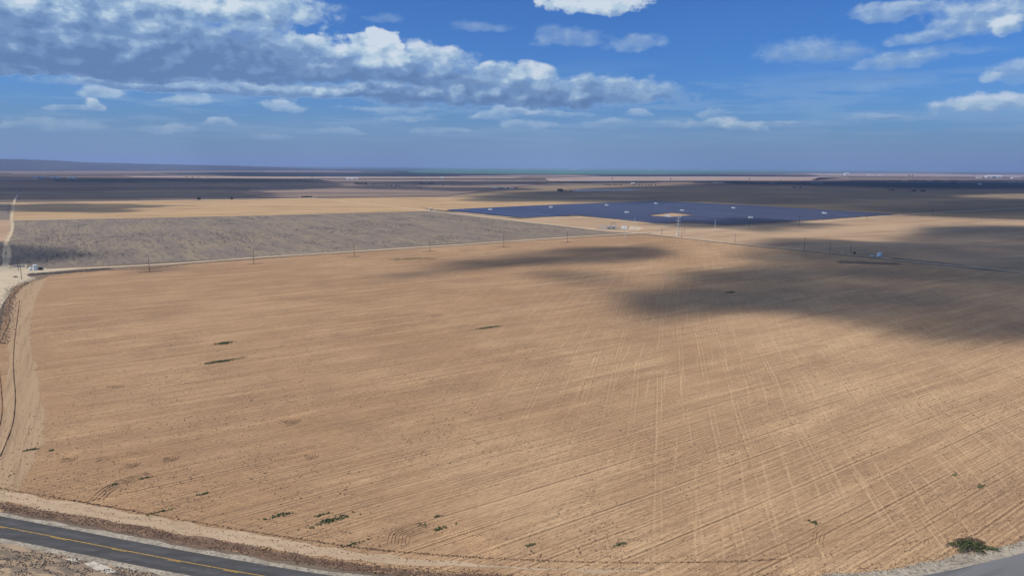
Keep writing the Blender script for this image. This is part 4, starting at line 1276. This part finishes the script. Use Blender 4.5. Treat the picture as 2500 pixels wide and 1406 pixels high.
# fenced pond
pond_pts = px((27, 655), (32, 649), (66, 647), (66, 654))
pe = empty('fenced_pond', tuple(pond_pts[0])); tag(pe, 'fenced rectangular dark pond pit beside the dirt yard', 'pond')
pc = [p - pond_pts[0] for p in pond_pts]
M['mud'] = plain('pond_mud', (0.075, 0.06, 0.05), 0.35, 0.5, 0, .3, .2)
mesh_obj('water', [(p.x, p.y, .11) for p in pc], [(0, 3, 2, 1)], M['mud'], pe)
for i in range(4):
    a, b_ = pc[i], pc[(i + 1) % 4]
    berm('bank', resample([a, b_], 2.0), 3.0, .9, .08, M['dust'], pe)
    L = (b_ - a).length; n = max(1, int(L / 9))
    for k in range(n):
        p = a.lerp(b_, k / n)
        MB().tube((p.x, p.y, 0), (p.x, p.y, 3.2 if k == 0 else 1.8), .12, .12, 6).build('fence_post', M['rust'], pe)
g = G(38, 677)
mo = empty('dirt_mound', (g.x, g.y, .07)); tag(mo, 'small brown dirt mound on the pale yard', 'mound')
mb = MB(); mb.lathe([(2.4, 0), (1.8, .5), (1.0, .95), (.25, 1.15)], 12); mb.v = [(x * (1 + rng.normal() * .12), y * .7, z * (1 + rng.normal() * .15)) for x, y, z in mb.v]
mb.build('heap', M['stubble'], mo)

# white tank box by the shaded track
g = G(2147, 627)
bx = empty('tank_box', (g.x, g.y, .08), R(35)); tag(bx, 'big pale white tank box beside the shaded track', 'tank')
MB().box(-2.6, -2.0, .3, 2.6, 2.0, 4.6).build('shell', M['tank'], bx)
MB().box(-2.7, -2.1, 0, 2.7, 2.1, .3).build('skid', M['dark'], bx)
MB().box(-2.7, -2.1, 4.6, 2.7, 2.1, 4.75).build('roof', M['white'], bx)
for k in range(5): MB().box(-2.4 + k * 1.15, -2.06, .4, -2.25 + k * 1.15, -2.001, 4.5).build('rib', M['white'], bx)
MB().tube((-2.6, -.5, .9), (-8.5, -.8, .7), .25, .25, 8).build('pipe', M['white'], bx)
pump(2131, 627.5, 'pale pump unit with pipes beside the big tank box', 1.2, 'white')
pump(2125, 626, 'small white pump head left of the pipes by the tank box'.replace(' left of', ' past'), .8, 'white')
pump(2087, 620, 'dark pump lying beside the boxed utility pole', 1.3, 'dark')
g = G(2055, 618)
cbx = empty('control_box', (g.x, g.y, .06)); tag(cbx, 'tiny white control box on a post beside the shaded track', 'box')
MB().tube((0, 0, 0), (0, 0, 1.2), .08, .08, 6).build('post', M['greymetal'], cbx); MB().box(-.5, -.3, 1.2, .5, .3, 2.4).build('cabinet', M['white'], cbx)

# ------------------------------------------------------------------ small and far buildings
def shed(x, y, w, d_, h, lab, rz=0.0, wall='white', roof='roof', gable=True, cat='building', group=None):
    g = G(x, y); e = empty('farm_building', (g.x, g.y, .3), rz); tag(e, lab, cat, group)
    MB().box(-w / 2, -d_ / 2, -.3, w / 2, d_ / 2, h).build('wall', M[wall], e)
    rh = h * .35 if gable else .15
    v = [(-w / 2 - .3, -d_ / 2 - .3, h), (w / 2 + .3, -d_ / 2 - .3, h), (w / 2 + .3, d_ / 2 + .3, h), (-w / 2 - .3, d_ / 2 + .3, h), (-w / 2 - .3, 0, h + rh), (w / 2 + .3, 0, h + rh)]
    mesh_obj('roof', v, [(0, 1, 5, 4), (2, 3, 4, 5), (1, 2, 5), (3, 0, 4), (3, 2, 1, 0)], M[roof], e)
    MB().box(-w * .12, -d_ / 2 - .06, -.2, w * .12, -d_ / 2 - .002, h * .7).build('door', M['greymetal'], e)
    for s in (-.33, .33):
        MB().box(w * s - w * .05, -d_ / 2 - .06, h * .4, w * s + w * .05, -d_ / 2 - .002, h * .7).build('window', M['glass'], e)
    return e
shed(1050, 514.5, 4, 4, 4.5, 'small beige pump house at the tip of the solar farm track', R(30), 'beige')
shed(1063, 514.5, 3, 3, 2.2, 'low beige kiosk next to the small pump house', R(30), 'beige')
BLD = [
    (97, 434, 80, 24, 8, 'long white shed nearest the hills on the dark plain'), (137, 435, 70, 24, 8, 'middle white shed of three on the dark plain'), (177, 436, 60, 24, 8, 'third white shed on the dark plain, beside the pale strip'),
    (1205, 460.5, 16, 9, 5, 'first pale barn of the farmstead on the fallow'), (1213, 461, 14, 8, 5, 'second pale barn of the farmstead on the fallow'), (1221, 460.5, 12, 8, 5, 'third pale house of the farmstead on the fallow'), (1233, 461, 15, 9, 5, 'fourth pale shed of the farmstead on the fallow'), (1250, 461.3, 18, 9, 4, 'last long shed of the farmstead on the fallow'),
    (1412, 468.5, 14, 10, 6, 'white house beside the dark tree and the pale pond'),
    (855, 438, 60, 16, 9, 'long pale barn on the tan strip'), (868, 438, 40, 16, 9, 'shorter pale barn on the tan strip'), (1080, 436, 30, 15, 9, 'white barn at the end of the tan strip'),
    (1400, 415.2, 260, 60, 24, 'white packing shed far out over the green crops'), (1590, 416.5, 220, 60, 24, 'pale packing shed far out in the green crops'), (1720, 415.8, 420, 60, 26, 'longest pale shed along the horizon'), (1120, 410.5, 200, 60, 30, 'white shed alone before the horizon'), (447, 405, 300, 80, 36, 'white shed on the horizon beside the hills'),
    (2067, 428, 75, 40, 26, 'white tall works building on the pale far plain'), (2125, 428.7, 80, 25, 13, 'long white shed beside the tall works building'), (2150, 429.2, 60, 25, 12, 'short white shed past the tall works building'),
    (2425, 434.5, 190, 40, 24, 'longest white warehouse on the far plain'), (2480, 436, 130, 30, 12, 'low white warehouse at the far edge of the plain'), (2390, 435.5, 60, 25, 10, 'low pale shed before the longest white warehouse'),
    (2392, 451.5, 22, 12, 6, 'white shed within the dark far strip'), (1545, 449.5, 20, 10, 6, 'small pale shed among the far scrub trees'),
    (2258, 419.2, 200, 60, 26, 'pale shed far behind the works building'),
]
for (x, y, w, d_, h, lab) in BLD:
    shed(x, y, w, d_, h, lab, R(random.uniform(-12, 12)), group='far white buildings on the plain')
# pale solar strip behind the white house
M['pondblue'] = plain('pale_pond', (0.26, 0.27, 0.30), .5, .3, 0, .1, .01)
sheet('pond', px((1385, 464.6), (1430, 463), (1540, 462.6), (1575, 464), (1530, 466), (1420, 467)), 0.5, M['pondblue'])
M['panelfar'] = M['panel']
for i, (x, y, l) in enumerate(((1755, 447, 60), (1888, 448, 40), (1993, 447.5, 60), (2210, 442, 40), (2270, 441.5, 40), (2310, 441.2, 40), (2350, 441, 40), (2480, 446, 90))):
    shed(x, y, l * 1.2, 9, 3.5, ('low white array shelter %s in the dark far strip' % ('first', 'second', 'third', 'fourth', 'fifth', 'sixth', 'seventh', 'last')[i]), R(-5), gable=False, cat='shelter', group='low white shelters in the far strip')

# ------------------------------------------------------------------ far trees
def tree_mesh(seed):
    r_ = np.random.default_rng(seed)
    v, f = [], []
    for k in range(260):
        d_ = Vector(r_.normal(size=3)).normalized()
        rad = (.55 + .45 * r_.random())
        lump = 1 + .25 * math.sin(d_.x * 5 + seed) + .2 * math.cos(d_.y * 6)
        p = Vector((d_.x * 3.4 * rad * lump, d_.y * 3.2 * rad * lump, 4.4 + d_.z * 2.6 * rad * lump))
        a = Vector(r_.normal(size=3)).normalized(); b_ = a.orthogonal().normalized(); s = .55 + .5 * r_.random()
        n = len(v)
        v += [tuple(p + a * s), tuple(p + b_ * s), tuple(p - a * s), tuple(p - b_ * s)]; f.append((n, n + 1, n + 2, n + 3))
    me = bpy.data.meshes.new('crown'); me.from_pydata(v, [], f); me.materials.append(M['leaf'])
    mb = MB(); mb.tube((0, 0, -.2), (.1, 0, 3.0), .3, .2, 6)
    for k in range(4):
        a = k * 1.6; mb.tube((.1, 0, 2.6), (1.4 * math.cos(a), 1.4 * math.sin(a), 4.6), .16, .06, 5)
    tm = bpy.data.meshes.new('trunk'); tm.from_pydata(mb.v, [], mb.f); tm.materials.append(M['bark'])
    return me, tm
TM = [tree_mesh(s) for s in (1, 2, 3)]
ORD = ('first', 'second', 'third', 'fourth', 'fifth', 'sixth', 'seventh', 'eighth', 'ninth', 'tenth', 'eleventh', 'twelfth', 'thirteenth', 'fourteenth')
def tree(x, y, s, lab, group, k=0):
    lab = ORD[k] + ' ' + lab + ' from the hills'
    g = G(x, y); e = empty('tree', (g.x, g.y, .2), random.uniform(0, 6.28)); tag(e, lab, 'tree', group)
    e.scale = (s * random.uniform(.9, 1.2), s * random.uniform(.9, 1.2), s * random.uniform(.85, 1.1))
    for nm, me in (('crown', TM[k % 3][0]), ('trunk', TM[k % 3][1])):
        o = bpy.data.objects.new(nm, me); COL.objects.link(o); o.parent = e
for i, x in enumerate((738, 743, 747, 751, 755, 760)): tree(x, 482.8 + (i % 2) * .4, .8, 'dark tree of the clump at the end of the diagonal track', 'clump at the track end', i)
for i, x in enumerate((868, 873, 878, 884, 890, 894)): tree(x, 451 + (i % 3) * .4, 1.6, 'dark tree of the row nearer the hills on the fallow', 'first row on the fallow', i)
for i, x in enumerate((1026, 1030, 1036, 1046, 1050, 1054, 1058)): tree(x, 450.3 + (i % 2) * .5, 1.5, 'dark tree of the row nearer the farmstead on the fallow', 'second row on the fallow', i)
for i, (x, y) in enumerate(((912, 452), (945, 455), (955, 456), (965, 459), (968, 455), (976, 457), (1012, 455), (1020, 460), (1028, 460), (1082, 454), (1101, 453))): tree(x, y, 1.0, 'scrub tree dotted between the two rows on the fallow', 'scattered scrub trees', i)
for i, (x, s) in enumerate(((1364, 1.7), (1369, 2.0), (1373, 1.4), (1382, .9), (1391, 1.1), (1396, .8))): tree(x, 469.2, s, 'dark tree of the clump beside the white house', 'clump by the white house', i)
for i, x in enumerate((1218, 1222, 1227, 1240, 1256, 1262)): tree(x, 461.4, .9, 'dark tree between the farmstead barns', 'farmstead trees', i)
for i, x in enumerate((1360, 1366, 1372, 1378, 1392, 1400, 1404, 1412, 1418, 1426, 1434)): tree(x, 447.4 + (i % 2) * .3, 1.4, 'dark tree of the thin row behind the pond', 'thin row behind the pond', i)
for i, x in enumerate((1478, 1484, 1490, 1500, 1506, 1516, 1545, 1550, 1560, 1568, 1576, 1584, 1590, 1600)): tree(x, 453 + (i % 3) * .3, 1.1, 'scrub tree along the edge of the shaded range', 'scrub row on the shaded range', i)
for i, (x, y) in enumerate(((1938, 460), (1954, 460), (2172, 467), (2180, 467), (2228, 469), (2234, 468.5), (2250, 469), (2256, 469))): tree(x, y, 1.3, 'dark tree on the shaded range past the solar farm', 'trees on the shaded range', i)
for i, (x, y) in enumerate(((233, 439), (455, 434), (470, 434), (485, 434), (486, 490), (505, 434), (515, 434), (566, 488.5), (700, 440), (728, 441))): tree(x, y, 1.2, 'lone tree on the plain beyond the pale road', 'lone trees beyond the pale road', i)
for i, (x, y) in enumerate(((2220, 431), (2228, 431), (2328, 452), (2372, 427.5), (2380, 427.5))): tree(x, y, 3.0, 'tall tree on the far plain by the warehouses', 'trees by the warehouses', i)

# ------------------------------------------------------------------ haze over the plain
M['haze'] = bpy.data.materials.new('haze_air'); M['haze'].use_nodes = True
hn = M['haze'].node_tree; hn.nodes.clear()
ho = hn.nodes.new('ShaderNodeOutputMaterial'); hv = hn.nodes.new('ShaderNodeVolumePrincipled')
hv.inputs['Color'].default_value = (0.45, 0.615, 0.93, 1)
hv.inputs['Density'].default_value = 4.8e-5
hv.inputs['Anisotropy'].default_value = 0.1
hn.links.new(hv.outputs[0], ho.inputs['Volume'])
hz = MB().box(-155000, -155000, -5, 155000, 155000, 420).build('haze', M['haze']); hz['kind'] = 'stuff'
